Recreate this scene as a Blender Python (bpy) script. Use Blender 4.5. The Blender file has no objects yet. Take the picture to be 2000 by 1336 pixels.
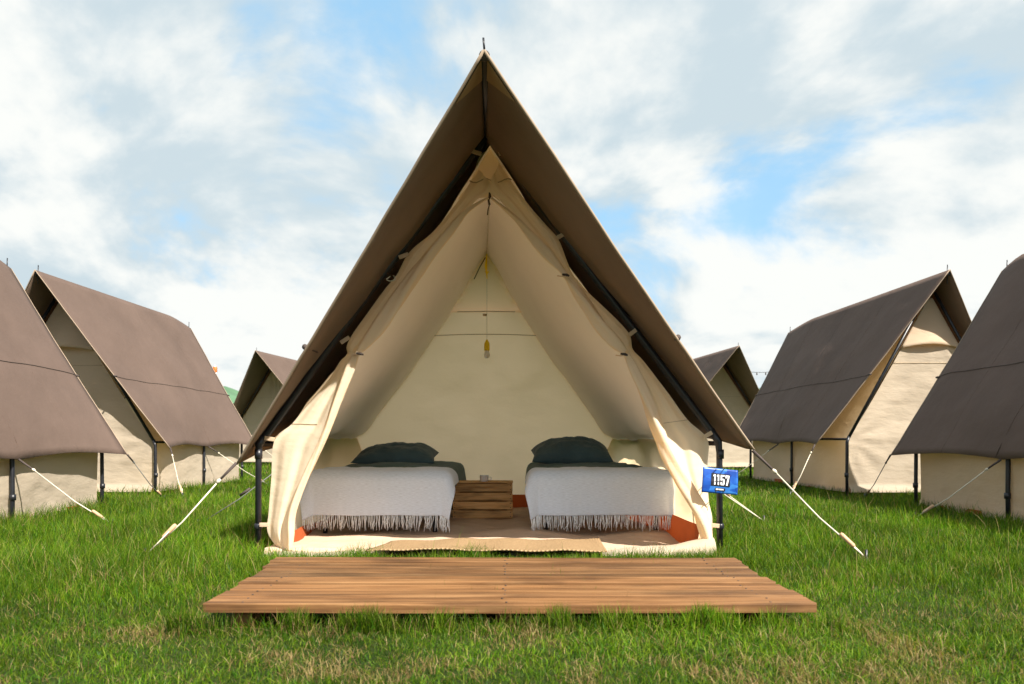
import bpy, bmesh, math, random
import numpy as np
from mathutils import Vector, Matrix, noise as mnoise

R = math.radians
rng = np.random.default_rng(11)
random.seed(5)
SC = bpy.context.scene
COL = SC.collection

# ------------------------------------------------------------------ camera
F = 1600.0          # focal length in photo pixels (photo is 2000 wide)
HOR = 855.0         # horizon row of the photo
CAMH = 0.717
cd = bpy.data.cameras.new('camera')
cam = bpy.data.objects.new('camera', cd)
COL.objects.link(cam)
cd.sensor_width = 36.0
cd.lens = 36.0 * F / 2000.0
cd.shift_y = (HOR - 668.0) / 2000.0
cd.clip_end = 6000
cam.location = (0, 0, CAMH)
cam.rotation_euler = (R(90), 0, 0)
cd.dof.use_dof = True
cd.dof.focus_distance = 5.6
cd.dof.aperture_fstop = 4.0
SC.camera = cam

# ------------------------------------------------------------------ light
SUN_EL, SUN_AZ = 45.5, 43.0       # azimuth: degrees to the right of straight behind the camera
sun_dir = Vector((math.sin(R(SUN_AZ)) * math.cos(R(SUN_EL)), -math.cos(R(SUN_AZ)) * math.cos(R(SUN_EL)), math.sin(R(SUN_EL))))
sl = bpy.data.lights.new('sun', 'SUN')
sl.energy = 5.0
sl.angle = R(0.6)
sl.color = (1.0, 0.93, 0.82)
so = bpy.data.objects.new('sun', sl)
COL.objects.link(so)
so.rotation_euler = sun_dir.to_track_quat('Z', 'Y').to_euler()

W = bpy.data.worlds.new('World')
SC.world = W
W.use_nodes = True
wn, wl = W.node_tree.nodes, W.node_tree.links
wn.clear()
def N(nodes, typ, **kw):
    n = nodes.new(typ)
    for k, v in kw.items():
        setattr(n, k, v)
    return n
def build_world():
    STR = 0.12
    out = N(wn, 'ShaderNodeOutputWorld')
    bg = N(wn, 'ShaderNodeBackground')
    bg.inputs['Strength'].default_value = STR
    sky = N(wn, 'ShaderNodeTexSky')
    sky.sky_type = 'NISHITA'
    sky.sun_disc = False
    sky.sun_elevation = R(SUN_EL)
    sky.sun_rotation = R(180 - SUN_AZ)
    sky.dust_density = 1.5
    tc = N(wn, 'ShaderNodeTexCoord')
    sep = N(wn, 'ShaderNodeSeparateXYZ')
    wl.new(tc.outputs['Generated'], sep.inputs[0])
    def math_(op, a, b=None, clamp=False):
        m = N(wn, 'ShaderNodeMath', operation=op)
        m.use_clamp = clamp
        for i, v in enumerate((a, b)):
            if v is None: continue
            if isinstance(v, (int, float)): m.inputs[i].default_value = v
            else: wl.new(v, m.inputs[i])
        return m.outputs[0]
    zc = math_('MAXIMUM', sep.outputs[2], 0.0)
    den = math_('ADD', zc, 0.42)
    px = math_('DIVIDE', sep.outputs[0], den)
    py = math_('DIVIDE', sep.outputs[1], den)
    comb = N(wn, 'ShaderNodeCombineXYZ')
    wl.new(px, comb.inputs[0]); wl.new(py, comb.inputs[1])
    def noise_(scale, detail, rough, dist=0.0, off=(0, 0, 0)):
        mp = N(wn, 'ShaderNodeMapping')
        mp.inputs['Location'].default_value = off
        wl.new(comb.outputs[0], mp.inputs['Vector'])
        n = N(wn, 'ShaderNodeTexNoise')
        n.inputs['Scale'].default_value = scale
        n.inputs['Detail'].default_value = detail
        n.inputs['Roughness'].default_value = rough
        n.inputs['Distortion'].default_value = dist
        wl.new(mp.outputs[0], n.inputs['Vector'])
        return n.outputs[0]
    cover = noise_(2.1, 10, 0.54, 0.25, (5.3, 2.2, 0))
    lit = noise_(2.1, 10, 0.54, 0.25, (5.3 + 0.05, 2.2 - 0.07, 0))
    ramp = N(wn, 'ShaderNodeValToRGB')
    ramp.color_ramp.interpolation = 'EASE'
    ramp.color_ramp.elements[0].position = 0.35
    ramp.color_ramp.elements[0].color = (0.12, 0.12, 0.12, 1)
    ramp.color_ramp.elements[1].position = 0.475
    ramp.color_ramp.elements[1].color = (1, 1, 1, 1)
    wl.new(cover, ramp.inputs[0])
    # billows: the side of each billow turned to the sun is paler than its far side
    diff = math_('SUBTRACT', cover, lit)
    rel = math_('MULTIPLY', diff, 1.9)
    big = noise_(1.3, 6, 0.5, 0.1, (9.3, 1.2, 4))
    shade = math_('ADD', rel, big)
    r2 = N(wn, 'ShaderNodeValToRGB')
    r2.color_ramp.interpolation = 'EASE'
    k = 1.0 / STR
    r2.color_ramp.elements[0].position = 0.30
    r2.color_ramp.elements[0].color = (0.272, 0.322, 0.348, 1)
    r2.color_ramp.elements[1].position = 0.64
    r2.color_ramp.elements[1].color = (0.428, 0.435, 0.422, 1)
    wl.new(shade, r2.inputs[0])
    sc = N(wn, 'ShaderNodeVectorMath', operation='SCALE')
    sc.inputs['Scale'].default_value = k
    wl.new(r2.outputs[0], sc.inputs[0])
    # the blue between the clouds is veiled by thin high cloud
    veil = N(wn, 'ShaderNodeMixRGB')
    veil.inputs[0].default_value = 0.75
    veil.inputs[2].default_value = (0.145 * k, 0.30 * k, 0.43 * k, 1)
    wl.new(sky.outputs[0], veil.inputs[1])
    mix = N(wn, 'ShaderNodeMixRGB')
    wl.new(ramp.outputs[0], mix.inputs[0])
    wl.new(veil.outputs[0], mix.inputs[1])
    wl.new(sc.outputs[0], mix.inputs[2])
    wl.new(mix.outputs[0], bg.inputs['Color'])
    wl.new(bg.outputs[0], out.inputs['Surface'])
build_world()

SC.view_settings.view_transform = 'Standard'
SC.view_settings.look = 'None'
SC.view_settings.exposure = 1.2
SC.view_settings.gamma = 1.0
SC.view_settings.use_curve_mapping = False
SC.render.engine = 'CYCLES'
cy = SC.cycles
cy.max_bounces = 16
cy.diffuse_bounces = 14
cy.transmission_bounces = 8
cy.glossy_bounces = 3
cy.transparent_max_bounces = 8
cy.use_denoising = True
cy.sample_clamp_indirect = 8.0

# ------------------------------------------------------------------ helpers
def P(px, py, s):
    """a photo pixel at the depth where one metre is s pixels"""
    return Vector(((px - 1000.0) / s, F / s, CAMH + (HOR - py) / s))

def G(px, py, z=0.0):
    """the point of the level plane z seen at a photo pixel"""
    s = (py - HOR) / (CAMH - z)
    return Vector(((px - 1000.0) / s, F / s, z))

def new_obj(name, me, mat=None, parent=None):
    o = bpy.data.objects.new(name, me)
    COL.objects.link(o)
    if mat is not None and hasattr(me, 'materials'):
        me.materials.append(mat)
    if parent is not None:
        o.parent = parent
        if 'world' in parent:
            pass
    return o

def mesh(name, verts, faces, mat=None, parent=None, smooth=True, uv=None):
    me = bpy.data.meshes.new(name)
    org = Vector(parent['_o']) if parent is not None and '_o' in parent else Vector((0, 0, 0))
    me.from_pydata([tuple(Vector(v) - org) for v in verts], [], faces)
    if smooth:
        me.polygons.foreach_set('use_smooth', [True] * len(me.polygons))
    if uv is not None:
        l = me.uv_layers.new(name='UVMap')
        for lp in me.loops:
            l.data[lp.index].uv = uv[lp.vertex_index]
    me.update()
    return new_obj(name, me, mat, parent)

def thing(name, loc, label, cat, group=None, world=True, rotz=0.0):
    """an Empty at the thing's base; children meshes are given in world (or local) coordinates"""
    o = bpy.data.objects.new(name, None)
    COL.objects.link(o)
    o.location = loc
    o.rotation_euler = (0, 0, rotz)
    o.empty_display_size = 0.2
    if world:
        o['_o'] = tuple(loc)
    tag(o, label, cat, group)
    return o

def tag(o, label=None, cat=None, group=None, kind=None):
    if label: o['label'] = label
    if cat: o['category'] = cat
    if group: o['group'] = group
    if kind: o['kind'] = kind
    return o

def sub(name, verts, faces, mat, part, thing_, smooth=True, uv=None):
    """a sub-part: child of a part; coordinates as for the thing"""
    o = mesh(name, verts, faces, mat, thing_, smooth, uv)
    o.parent = part
    return o

def grid_data(fn, nu, nv):
    vs, fs, uv = [], [], []
    for j in range(nv + 1):
        for i in range(nu + 1):
            u, v = i / nu, j / nv
            vs.append(fn(u, v)); uv.append((u, v))
    for j in range(nv):
        for i in range(nu):
            a = j * (nu + 1) + i
            fs.append((a, a + 1, a + nu + 2, a + nu + 1))
    return vs, fs, uv

def grid(name, fn, nu, nv, mat, parent=None, solid=0.0):
    vs, fs, uv = grid_data(fn, nu, nv)
    o = mesh(name, vs, fs, mat, parent, True, uv)
    if solid:
        m = o.modifiers.new('thick', 'SOLIDIFY'); m.thickness = solid; m.offset = 0
    return o

def tube_data(pts, rad, sides=8, cap=True):
    pts = [Vector(p) for p in pts]
    n = len(pts)
    if isinstance(rad, (int, float)): rad = [rad] * n
    vs, fs = [], []
    prev = None
    for i, p in enumerate(pts):
        t = (pts[min(i + 1, n - 1)] - pts[max(i - 1, 0)])
        if t.length < 1e-9: t = Vector((0, 0, 1))
        t.normalize()
        if prev is None:
            a = t.orthogonal().normalized()
        else:
            a = (prev - t * prev.dot(t))
            a = a.normalized() if a.length > 1e-6 else t.orthogonal().normalized()
        prev = a
        b = t.cross(a)
        for k in range(sides):
            ang = 2 * math.pi * k / sides
            vs.append(p + (a * math.cos(ang) + b * math.sin(ang)) * rad[i])
    for i in range(n - 1):
        for k in range(sides):
            k2 = (k + 1) % sides
            fs.append((i * sides + k, i * sides + k2, (i + 1) * sides + k2, (i + 1) * sides + k))
    if cap:
        fs.append(tuple(range(sides - 1, -1, -1)))
        fs.append(tuple((n - 1) * sides + k for k in range(sides)))
    return vs, fs

def tube(name, pts, rad, mat, parent=None, sides=8):
    vs, fs = tube_data(pts, rad, sides)
    return mesh(name, vs, fs, mat, parent)

def merge(parts):
    V, Fc = [], []
    for vs, fs in parts:
        o = len(V); V += list(vs); Fc += [tuple(i + o for i in f) for f in fs]
    return V, Fc

def box_data(c, size, rot=0.0, bev=0.0, axes=None):
    """a box with bevelled edges; axes may give three local direction vectors"""
    bm = bmesh.new()
    bmesh.ops.create_cube(bm, size=1.0)
    for v in bm.verts:
        v.co = Vector((v.co.x * size[0], v.co.y * size[1], v.co.z * size[2]))
    if bev:
        bmesh.ops.bevel(bm, geom=list(bm.edges), offset=bev, segments=2, profile=0.5, affect='EDGES')
    c = Vector(c)
    if axes is None:
        M = Matrix.Rotation(rot, 3, 'Z')
    else:
        M = Matrix((axes[0], axes[1], axes[2])).transposed()
    vs = [c + M @ v.co for v in bm.verts]
    bm.verts.index_update()
    fs = [tuple(v.index for v in f.verts) for f in bm.faces]
    bm.free()
    return vs, fs

def box(name, c, size, mat, parent=None, rot=0.0, bev=0.0, axes=None, smooth=False):
    vs, fs = box_data(c, size, rot, bev, axes)
    return mesh(name, vs, fs, mat, parent, smooth)

def catmull(pts, n):
    """n+1 samples of a Catmull-Rom curve through pts (tuples of any length)"""
    A = np.array(pts, float)
    m = len(A) - 1
    out = []
    for k in range(n + 1):
        t = k / n * m
        i = min(int(t), m - 1); f = t - i
        p0, p1, p2, p3 = A[max(i - 1, 0)], A[i], A[i + 1], A[min(i + 2, m)]
        out.append(0.5 * (2 * p1 + (p2 - p0) * f + (2 * p0 - 5 * p1 + 4 * p2 - p3) * f * f + (3 * p1 - p0 - 3 * p2 + p3) * f ** 3))
    return out

def fbm(x, y, z=0.0, oct=4):
    return mnoise.fractal(Vector((x, y, z)), 0.9, 2.0, oct)

# ------------------------------------------------------------------ materials
def material(name):
    m = bpy.data.materials.new(name)
    m.use_nodes = True
    nt = m.node_tree
    nt.nodes.clear()
    out = nt.nodes.new('ShaderNodeOutputMaterial')
    return m, nt.nodes, nt.links, out

def tex(nodes, links, kind='ShaderNodeTexNoise', coord='Object', scale=5.0, detail=4.0, rough=0.5, stretch=None, off=(0, 0, 0), rot=(0, 0, 0)):
    tc = nodes.new('ShaderNodeTexCoord')
    mp = nodes.new('ShaderNodeMapping')
    mp.inputs['Location'].default_value = off
    mp.inputs['Rotation'].default_value = rot
    if stretch: mp.inputs['Scale'].default_value = stretch
    links.new(tc.outputs[coord], mp.inputs['Vector'])
    t = nodes.new(kind)
    links.new(mp.outputs[0], t.inputs['Vector'])
    t.inputs['Scale'].default_value = scale
    if kind == 'ShaderNodeTexNoise':
        t.inputs['Detail'].default_value = detail
        t.inputs['Roughness'].default_value = rough
    return t

def ramp_(nodes, links, src, stops, interp='LINEAR'):
    r = nodes.new('ShaderNodeValToRGB')
    r.color_ramp.interpolation = interp
    while len(r.color_ramp.elements) < len(stops):
        r.color_ramp.elements.new(0.5)
    for e, (p, c) in zip(r.color_ramp.elements, stops):
        e.position = p
        e.color = (c[0], c[1], c[2], 1) if len(c) == 3 else c
    links.new(src, r.inputs[0])
    return r

def fabric(name, col, var=0.12, rough=0.9, transl=0.0, tcol=None, weave=500.0, wr=0.0, wscale=6.0, wstretch=None, blotch=2.0, sheen=0.0):
    m, n, l, out = material(name)
    d = [max(0.0, c * (1 - var)) for c in col]; b = [min(1.0, c * (1 + var)) for c in col]
    t1 = tex(n, l, scale=blotch, detail=6, rough=0.6)
    r1 = ramp_(n, l, t1.outputs[0], [(0.3, d), (0.7, b)])
    p = n.new('ShaderNodeBsdfPrincipled')
    p.inputs['Roughness'].default_value = rough
    p.inputs['Specular IOR Level'].default_value = 0.15
    if sheen:
        p.inputs['Sheen Weight'].default_value = sheen
    l.new(r1.outputs[0], p.inputs['Base Color'])
    # weave + wrinkles as relief
    t2 = tex(n, l, scale=weave, detail=2, rough=0.6)
    bp = n.new('ShaderNodeBump'); bp.inputs['Strength'].default_value = 0.18; bp.inputs['Distance'].default_value = 0.002
    l.new(t2.outputs[0], bp.inputs['Height'])
    nrm = bp.outputs[0]
    if wr:
        t3 = tex(n, l, scale=wscale, detail=5, rough=0.55, stretch=wstretch)
        b2 = n.new('ShaderNodeBump'); b2.inputs['Strength'].default_value = 1.0; b2.inputs['Distance'].default_value = wr
        l.new(t3.outputs[0], b2.inputs['Height']); l.new(nrm, b2.inputs['Normal'])
        nrm = b2.outputs[0]
    l.new(nrm, p.inputs['Normal'])
    if transl:
        tr = n.new('ShaderNodeBsdfTranslucent')
        tr.inputs['Color'].default_value = (*(tcol or col), 1)
        l.new(nrm, tr.inputs['Normal'])
        mx = n.new('ShaderNodeMixShader'); mx.inputs[0].default_value = transl
        l.new(p.outputs[0], mx.inputs[1]); l.new(tr.outputs[0], mx.inputs[2])
        l.new(mx.outputs[0], out.inputs[0])
    else:
        l.new(p.outputs[0], out.inputs[0])
    return m

def simple(name, col, rough=0.6, metal=0.0, var=0.1, scale=12.0, bump=0.0, bscale=60.0, stretch=None, spec=0.4):
    m, n, l, out = material(name)
    t1 = tex(n, l, scale=scale, detail=5, stretch=stretch)
    r1 = ramp_(n, l, t1.outputs[0], [(0.3, [c * (1 - var) for c in col]), (0.7, [min(1, c * (1 + var)) for c in col])])
    p = n.new('ShaderNodeBsdfPrincipled')
    p.inputs['Roughness'].default_value = rough
    p.inputs['Metallic'].default_value = metal
    p.inputs['Specular IOR Level'].default_value = spec
    l.new(r1.outputs[0], p.inputs['Base Color'])
    if bump:
        t2 = tex(n, l, scale=bscale, detail=4, stretch=stretch)
        bp = n.new('ShaderNodeBump'); bp.inputs['Distance'].default_value = bump
        l.new(t2.outputs[0], bp.inputs['Height']); l.new(bp.outputs[0], p.inputs['Normal'])
    l.new(p.outputs[0], out.inputs[0])
    return m

def wood(name, c0, c1, c2, scale=1.0, rough=0.7, use_random=True):
    m, n, l, out = material(name)
    oi = n.new('ShaderNodeObjectInfo')
    tc = n.new('ShaderNodeTexCoord')
    off = n.new('ShaderNodeCombineXYZ')
    mul = n.new('ShaderNodeMath'); mul.operation = 'MULTIPLY'; mul.inputs[1].default_value = 37.0
    l.new(oi.outputs['Random'], mul.inputs[0])
    l.new(mul.outputs[0], off.inputs[0]); l.new(mul.outputs[0], off.inputs[2])
    add = n.new('ShaderNodeVectorMath'); add.operation = 'ADD'
    l.new(tc.outputs['Object'], add.inputs[0]); l.new(off.outputs[0], add.inputs[1])
    mp = n.new('ShaderNodeMapping'); mp.inputs['Scale'].default_value = (0.9 * scale, 22 * scale, 22 * scale)
    l.new(add.outputs[0], mp.inputs['Vector'])
    t = n.new('ShaderNodeTexNoise'); t.inputs['Scale'].default_value = 1.6; t.inputs['Detail'].default_value = 8; t.inputs['Roughness'].default_value = 0.62; t.inputs['Distortion'].default_value = 0.6
    l.new(mp.outputs[0], t.inputs['Vector'])
    r = ramp_(n, l, t.outputs[0], [(0.28, c0), (0.5, c1), (0.72, c2)])
    # knots and weather stains
    t2 = n.new('ShaderNodeTexNoise'); t2.inputs['Scale'].default_value = 3.0 * scale; t2.inputs['Detail'].default_value = 5
    mp2 = n.new('ShaderNodeMapping'); mp2.inputs['Scale'].default_value = (0.8, 3.0, 3.0)
    l.new(add.outputs[0], mp2.inputs['Vector']); l.new(mp2.outputs[0], t2.inputs['Vector'])
    r2 = ramp_(n, l, t2.outputs[0], [(0.30, (0.5, 0.49, 0.48)), (0.52, (1, 1, 1))])
    rv = ramp_(n, l, oi.outputs['Random'], [(0.0, (0.68, 0.70, 0.72)), (1.0, (1.35, 1.32, 1.28))])
    mm = n.new('ShaderNodeMixRGB'); mm.blend_type = 'MULTIPLY'; mm.inputs[0].default_value = 1
    l.new(r.outputs[0], mm.inputs[1]); l.new(r2.outputs[0], mm.inputs[2])
    m2 = n.new('ShaderNodeMixRGB'); m2.blend_type = 'MULTIPLY'; m2.inputs[0].default_value = 1
    l.new(mm.outputs[0], m2.inputs[1]); l.new(rv.outputs[0], m2.inputs[2])
    p = n.new('ShaderNodeBsdfPrincipled'); p.inputs['Roughness'].default_value = rough; p.inputs['Specular IOR Level'].default_value = 0.25
    l.new(m2.outputs[0], p.inputs['Base Color'])
    bp = n.new('ShaderNodeBump'); bp.inputs['Strength'].default_value = 0.7; bp.inputs['Distance'].default_value = 0.003
    l.new(t.outputs[0], bp.inputs['Height']); l.new(bp.outputs[0], p.inputs['Normal'])
    l.new(p.outputs[0], out.inputs[0])
    return m

M = {}
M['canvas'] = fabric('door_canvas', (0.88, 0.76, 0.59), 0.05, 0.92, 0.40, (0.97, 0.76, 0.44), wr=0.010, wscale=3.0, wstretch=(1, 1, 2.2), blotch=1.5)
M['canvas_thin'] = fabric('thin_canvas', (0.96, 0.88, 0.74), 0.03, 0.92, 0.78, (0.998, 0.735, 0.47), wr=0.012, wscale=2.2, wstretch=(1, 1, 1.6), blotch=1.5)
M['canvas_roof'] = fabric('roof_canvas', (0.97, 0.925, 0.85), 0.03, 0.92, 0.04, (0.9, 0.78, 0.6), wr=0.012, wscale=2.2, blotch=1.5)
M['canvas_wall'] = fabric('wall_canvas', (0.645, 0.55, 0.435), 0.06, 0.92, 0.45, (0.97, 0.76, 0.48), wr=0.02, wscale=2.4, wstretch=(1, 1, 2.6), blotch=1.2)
M['fly'] = fabric('taupe_fly_canvas', (0.116, 0.081, 0.066), 0.13, 0.75, 0.08, (0.22, 0.11, 0.05), wr=0.022, wscale=2.2, blotch=1.1)
M['fly_inner'] = fabric('fly_inner_face', (0.21, 0.150, 0.110), 0.10, 0.85, 0.05, (0.22, 0.11, 0.05), wr=0.010, wscale=2.6, blotch=1.6)
M['hem'] = fabric('fly_hem', (0.30, 0.23, 0.17), 0.1, 0.8)  # hem strip; the sunlit line along the edge is put into its paler tan
M['patch'] = fabric('tan_patch', (0.34, 0.23, 0.13), 0.1, 0.85)
M['metal'] = simple('black_steel', (0.012, 0.013, 0.018), 0.38, 0.0, 0.3, spec=0.5)
M['strap'] = simple('dark_strap', (0.06, 0.045, 0.04), 0.8)
M['rope'] = simple('cream_rope', (0.62, 0.56, 0.45), 0.9, bump=0.001, bscale=400)
M['rope_dark'] = simple('grey_cord', (0.16, 0.16, 0.15), 0.9)
M['toggle'] = simple('wood_toggle', (0.55, 0.34, 0.20), 0.6, stretch=(1, 1, 6))
M['ground_sheet'] = fabric('ground_sheet', (0.55, 0.40, 0.30), 0.12, 0.7, wr=0.03, wscale=3.5, blotch=3.0, weave=260)
M['tub'] = fabric('orange_tub', (0.42, 0.10, 0.035), 0.12, 0.6, 0.25, (0.6, 0.14, 0.03), weave=260)
M['rug'] = None
M['green'] = fabric('dark_green_cotton', (0.022, 0.075, 0.068), 0.25, 0.8, wr=0.012, wscale=7.0, blotch=3, sheen=0.15)
M['pillow'] = fabric('navy_green_cotton', (0.062, 0.105, 0.125), 0.25, 0.8, wr=0.035, wscale=7.0, blotch=3, sheen=0.15)
M['mattress'] = fabric('mattress_ticking', (0.30, 0.28, 0.26), 0.1)
M['white'] = simple('white_enamel', (0.8, 0.8, 0.8), 0.25, var=0.03)
M['yellow'] = simple('yellow_plastic', (0.92, 0.66, 0.01), 0.35, var=0.06)
M['orange'] = simple('orange_plastic', (0.75, 0.16, 0.03), 0.5)
M['pale'] = simple('pale_paint', (0.75, 0.78, 0.8), 0.5)
M['deck'] = wood('deck_timber', (0.070, 0.029, 0.010), (0.160, 0.077, 0.029), (0.235, 0.13, 0.057))
M['crate'] = wood('crate_timber', (0.38, 0.19, 0.06), (0.64, 0.37, 0.15), (0.76, 0.49, 0.23), scale=2.0)
M['black'] = simple('black_print', (0.012, 0.012, 0.018), 0.5)
M['print_white'] = simple('white_print', (0.82, 0.82, 0.85), 0.5, var=0.02)
M['seam'] = simple('seam_thread', (0.50, 0.38, 0.24), 0.9)
M['seam_fly'] = simple('fly_seam', (0.075, 0.055, 0.045), 0.9)

def mat_throw():
    m, n, l, out = material('grey_wool')
    tc = n.new('ShaderNodeTexCoord')
    def wv(rot):
        mp = n.new('ShaderNodeMapping'); mp.inputs['Rotation'].default_value = (0, 0, rot)
        mp.inputs['Scale'].default_value = (40, 220, 1)
        l.new(tc.outputs['UV'], mp.inputs['Vector'])
        t = n.new('ShaderNodeTexNoise'); t.inputs['Scale'].default_value = 1.0; t.inputs['Detail'].default_value = 3
        l.new(mp.outputs[0], t.inputs['Vector'])
        return t.outputs[0]
    a, b = wv(0), wv(R(90))
    ad = n.new('ShaderNodeMath'); ad.operation = 'ADD'; l.new(a, ad.inputs[0]); l.new(b, ad.inputs[1])
    hf = n.new('ShaderNodeMath'); hf.operation = 'MULTIPLY'; hf.inputs[1].default_value = 0.5; l.new(ad.outputs[0], hf.inputs[0])
    r = ramp_(n, l, hf.outputs[0], [(0.35, (0.53, 0.60, 0.72)), (0.5, (0.61, 0.69, 0.82)), (0.65, (0.68, 0.76, 0.90))])
    p = n.new('ShaderNodeBsdfPrincipled'); p.inputs['Roughness'].default_value = 0.95; p.inputs['Sheen Weight'].default_value = 0.3; p.inputs['Specular IOR Level'].default_value = 0.1
    l.new(r.outputs[0], p.inputs['Base Color'])
    bp = n.new('ShaderNodeBump'); bp.inputs['Distance'].default_value = 0.003; bp.inputs['Strength'].default_value = 0.6
    l.new(hf.outputs[0], bp.inputs['Height']); l.new(bp.outputs[0], p.inputs['Normal'])
    l.new(p.outputs[0], out.inputs[0])
    return m
M['throw'] = mat_throw()
M['fringe'] = simple('wool_fringe', (0.84, 0.86, 0.90), 0.95, var=0.15, scale=80)

def mat_rug():
    m, n, l, out = material('jute_rug')
    tc = n.new('ShaderNodeTexCoord')
    w = n.new('ShaderNodeTexWave'); w.inputs['Scale'].default_value = 15; w.inputs['Distortion'].default_value = 1.5; w.inputs['Detail'].default_value = 3; w.inputs['Detail Scale'].default_value = 4
    mp = n.new('ShaderNodeMapping'); mp.inputs['Rotation'].default_value = (0, 0, R(35))
    l.new(tc.outputs['Object'], mp.inputs['Vector']); l.new(mp.outputs[0], w.inputs['Vector'])
    r = ramp_(n, l, w.outputs['Fac'], [(0.1, (0.22, 0.14, 0.07)), (0.5, (0.33, 0.22, 0.12)), (0.9, (0.42, 0.29, 0.165))])
    p = n.new('ShaderNodeBsdfPrincipled'); p.inputs['Roughness'].default_value = 0.95; p.inputs['Specular IOR Level'].default_value = 0.1
    l.new(r.outputs[0], p.inputs['Base Color'])
    bp = n.new('ShaderNodeBump'); bp.inputs['Distance'].default_value = 0.006
    l.new(w.outputs['Fac'], bp.inputs['Height']); l.new(bp.outputs[0], p.inputs['Normal'])
    l.new(p.outputs[0], out.inputs[0])
    return m
M['rug'] = mat_rug()

def mat_sign():
    m, n, l, out = material('blue_print')
    v = tex(n, l, 'ShaderNodeTexVoronoi', scale=19, stretch=(1.0, 1, 1.6), rot=(0, R(30), 0))
    sp = n.new('ShaderNodeSeparateXYZ'); l.new(v.outputs['Color'], sp.inputs[0])
    t = tex(n, l, scale=14, detail=3)
    ad = n.new('ShaderNodeMath'); ad.operation = 'ADD'; l.new(sp.outputs[0], ad.inputs[0]); l.new(t.outputs[0], ad.inputs[1])
    hf = n.new('ShaderNodeMath'); hf.operation = 'MULTIPLY'; hf.inputs[1].default_value = 0.5; l.new(ad.outputs[0], hf.inputs[0])
    r = ramp_(n, l, hf.outputs[0], [(0.25, (0.004, 0.035, 0.25)), (0.5, (0.008, 0.08, 0.40)), (0.75, (0.04, 0.20, 0.58))])
    p = n.new('ShaderNodeBsdfPrincipled'); p.inputs['Roughness'].default_value = 0.4
    l.new(r.outputs[0], p.inputs['Base Color'])
    l.new(p.outputs[0], out.inputs[0])
    return m
M['sign'] = mat_sign()

def mat_bulb():
    m, n, l, out = material('opal_glass')
    p = n.new('ShaderNodeBsdfPrincipled')
    t = tex(n, l, scale=30)
    r = ramp_(n, l, t.outputs[0], [(0.3, (0.90, 0.89, 0.88)), (0.7, (0.94, 0.93, 0.92))])
    l.new(r.outputs[0], p.inputs['Base Color'])
    p.inputs['Roughness'].default_value = 0.15
    p.inputs['Transmission Weight'].default_value = 0.0
    l.new(p.outputs[0], out.inputs[0])
    return m
M['bulb'] = mat_bulb()

def mat_grass():
    m, n, l, out = material('grass_blades')
    at = n.new('ShaderNodeAttribute'); at.attribute_name = 'tint'
    d = n.new('ShaderNodeBsdfPrincipled'); d.inputs['Roughness'].default_value = 0.5; d.inputs['Specular IOR Level'].default_value = 0.2
    l.new(at.outputs['Color'], d.inputs['Base Color'])
    tr = n.new('ShaderNodeBsdfTranslucent')
    mu = n.new('ShaderNodeMixRGB'); mu.blend_type = 'MULTIPLY'; mu.inputs[0].default_value = 1.0; mu.inputs[2].default_value = (1.3, 1.35, 0.5, 1)
    l.new(at.outputs['Color'], mu.inputs[1]); l.new(mu.outputs[0], tr.inputs['Color'])
    mx = n.new('ShaderNodeMixShader'); mx.inputs[0].default_value = 0.42
    l.new(d.outputs[0], mx.inputs[1]); l.new(tr.outputs[0], mx.inputs[2])
    l.new(mx.outputs[0], out.inputs[0])
    return m
M['grass'] = mat_grass()

def mat_ground():
    m, n, l, out = material('turf')
    t = tex(n, l, scale=1.2, detail=8, rough=0.65)
    r = ramp_(n, l, t.outputs[0], [(0.3, (0.030, 0.050, 0.012)), (0.55, (0.055, 0.085, 0.018)), (0.75, (0.12, 0.11, 0.04))])
    t2 = tex(n, l, scale=90, detail=6, rough=0.7)
    r2 = ramp_(n, l, t2.outputs[0], [(0.3, (0.55, 0.55, 0.55)), (0.7, (1.3, 1.3, 1.3))])
    mm = n.new('ShaderNodeMixRGB'); mm.blend_type = 'MULTIPLY'; mm.inputs[0].default_value = 1
    l.new(r.outputs[0], mm.inputs[1]); l.new(r2.outputs[0], mm.inputs[2])
    p = n.new('ShaderNodeBsdfPrincipled'); p.inputs['Roughness'].default_value = 0.95; p.inputs['Specular IOR Level'].default_value = 0.1
    l.new(mm.outputs[0], p.inputs['Base Color'])
    bp = n.new('ShaderNodeBump'); bp.inputs['Distance'].default_value = 0.03
    l.new(t2.outputs[0], bp.inputs['Height']); l.new(bp.outputs[0], p.inputs['Normal'])
    l.new(p.outputs[0], out.inputs[0])
    return m
M['ground'] = mat_ground()
M['hill'] = simple('hill_green', (0.075, 0.155, 0.085), 0.95, var=0.25, scale=0.02)

# ------------------------------------------------------------------ setting: ground, hills
def ground_z(x, y):
    d = math.hypot(x, y)
    a = 0.012 + 0.03 * min(1.0, max(0.0, (d - 8) / 10))
    return -0.015 + a * fbm(x * 0.35, y * 0.35, 3.0, 3)

def build_ground():
    xs = np.concatenate([[-3000, -800, -200, -60, -30], np.arange(-18, 18.01, 0.5), [30, 60, 200, 800, 3000]])
    ys = np.concatenate([[-400, -60, -10, -2], np.arange(0, 30.01, 0.5), [40, 60, 120, 300, 800, 3000]])
    vs, fs = [], []
    for y in ys:
        for x in xs:
            z = ground_z(x, y) if (abs(x) <= 18 and 0 <= y <= 30) else -0.03
            vs.append((x, y, z))
    nx = len(xs)
    for j in range(len(ys) - 1):
        for i in range(nx - 1):
            a = j * nx + i
            fs.append((a, a + 1, a + nx + 1, a + nx))
    tag(mesh('ground', vs, fs, M['ground']), kind='structure')
build_ground()

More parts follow.
